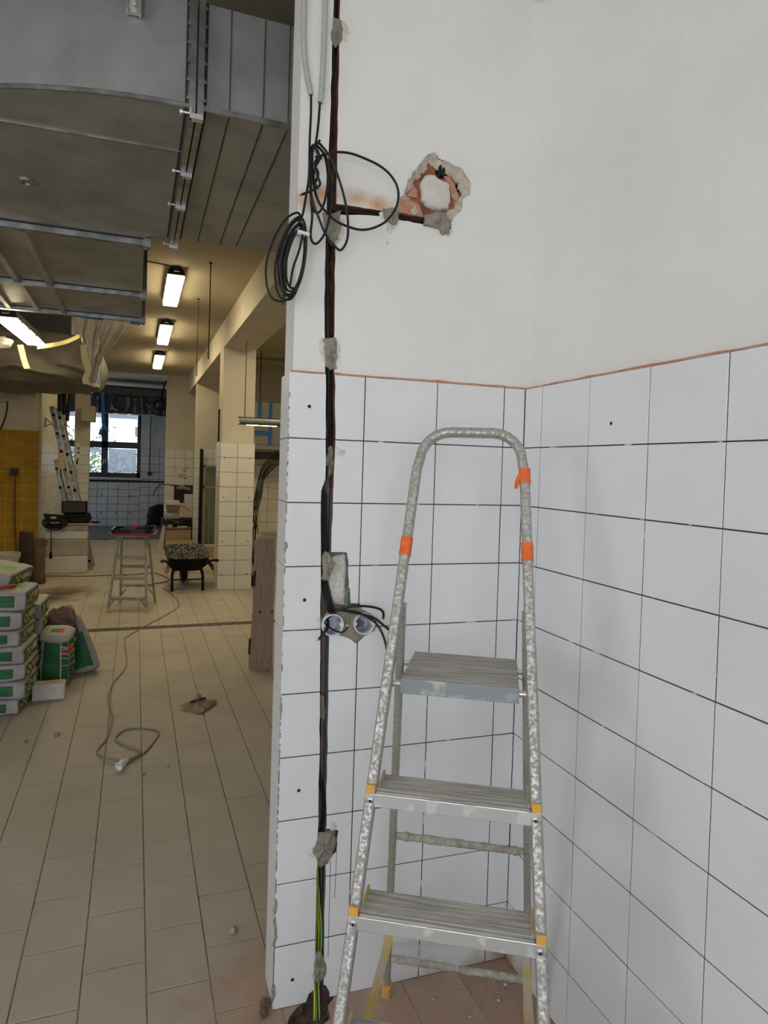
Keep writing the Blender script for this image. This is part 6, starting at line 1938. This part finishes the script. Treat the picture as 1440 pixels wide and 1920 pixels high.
tag(MB().tube([(1.60, 8.4, 1.50), (1.42, 8.3, 1.45), (1.33, 8.1, 1.35), (1.30, 8.0, 1.1), (1.285, 7.9, .85), (1.28, 7.9, .3)], .008, 8, sub=4).build('yellow_cable', m_yellow_wire, None, True), 'thin yellow cable beside the bundle of black cables', 'cable')
b_ = MB()
for k in range(5):
    b_.tube([(1.19 + .075 * math.cos(.524 * i), 7.48 + .07 * math.sin(.524 * i), .016 + .018 * k) for i in range(12)], .012, 8, sub=2, close=True)
tag(b_.build('cable_coil', m_black_matt, None, True), 'dark cable coil on the floor under the bundle of cables', 'cable')
for x, y, lab in ((2.04, 12.6, 'small dark socket on the bay ceiling, the farther left one'), (2.62, 13.6, 'small dark socket on the bay ceiling, the farther right one')):
    tag(MB().box(x - .10, y - .10, 3.61, x + .10, y + .10, 3.652).build('ceiling_socket', m_darksack), lab, 'socket')
tag(MB().box(1.08, 10.1, 3.60, 3.0, 10.14, 3.64).build('ceiling_conduit', m_galv_rail), 'pale conduit across the bay ceiling', 'conduit')
tag(MB().tube([(1.52, 9.4, 3.652), (1.52, 9.4, 2.72)], .008, 8).build('threaded_rod', m_lampbody, None, True), 'thin rod from the bay ceiling down to the wrapped box', 'rod')

# ------------------------------------------------------------------ outside the far window
lawn = struct(MB().box(-14, 17.2, -0.6, 12, 45, -0.5).build('lawn', [m_lawn]), 'green lawn outside the far window', 'lawn')
rl = random.Random(77)


def bush(loc, rx, rz, n, label, seed, m_=None, stem=True):
    rl.seed(seed)
    b_ = MB()
    for k in range(n):
        a, el, q = rl.uniform(0, 6.28), math.asin(rl.uniform(-1, 1)), rl.uniform(.45, 1.0)
        c = Vector((math.cos(a) * math.cos(el) * rx * q, math.sin(a) * math.cos(el) * rx * q, rz + math.sin(el) * rz * q))
        d1 = Vector((rl.uniform(-1, 1), rl.uniform(-1, 1), rl.uniform(-1, 1))).normalized()
        d2 = d1.cross(Vector((rl.uniform(-1, 1), rl.uniform(-1, 1), rl.uniform(-1, 1)))).normalized()
        s = rl.uniform(.05, .11)
        b_.add([c - d1 * s, c + d2 * s * .4, c + d1 * s, c - d2 * s * .4], [(0, 1, 2, 3)])
    t_ = empty('bush', loc, 0, label, 'bush')
    f_ = b_.build('foliage', m_ or m_leaf, t_)
    f_['kind'] = 'stuff'
    MB().tube([(0, 0, -0.02), (0.05, 0, rz * .7), (0, .05, rz * 1.3)], lambda u: .06 * (1 - .6 * u), 8).build('stem', m_bark, t_, True)
    return t_


bush((-2.9, 22.5, -0.5), 1.3, 1.75, 2600, 'dense leafy bush outside the left panes of the far window', 3)
bush((-1.4, 24.0, -0.5), .75, 1.75, 420, 'loose tall shrub outside the right panes of the far window', 4)
bush((-0.5, 26.5, -0.5), 1.0, 1.35, 500, 'low pale shrub farther out behind the far window', 5)
t = empty('house', (-0.4, 34, -0.5), 0, 'white house with a flat grey roof far outside the window', 'house')
MB().box(0.2, 0, 0, 5, 5, 3.6).build('wall', m_house, t)
MB().box(-.1, -.3, 3.6, 5.3, 5.3, 3.9).build('roof', m_galv, t)
MB().box(.6, -.03, 2.2, 1.2, 0, 3.2).build('window', m_frame, t)
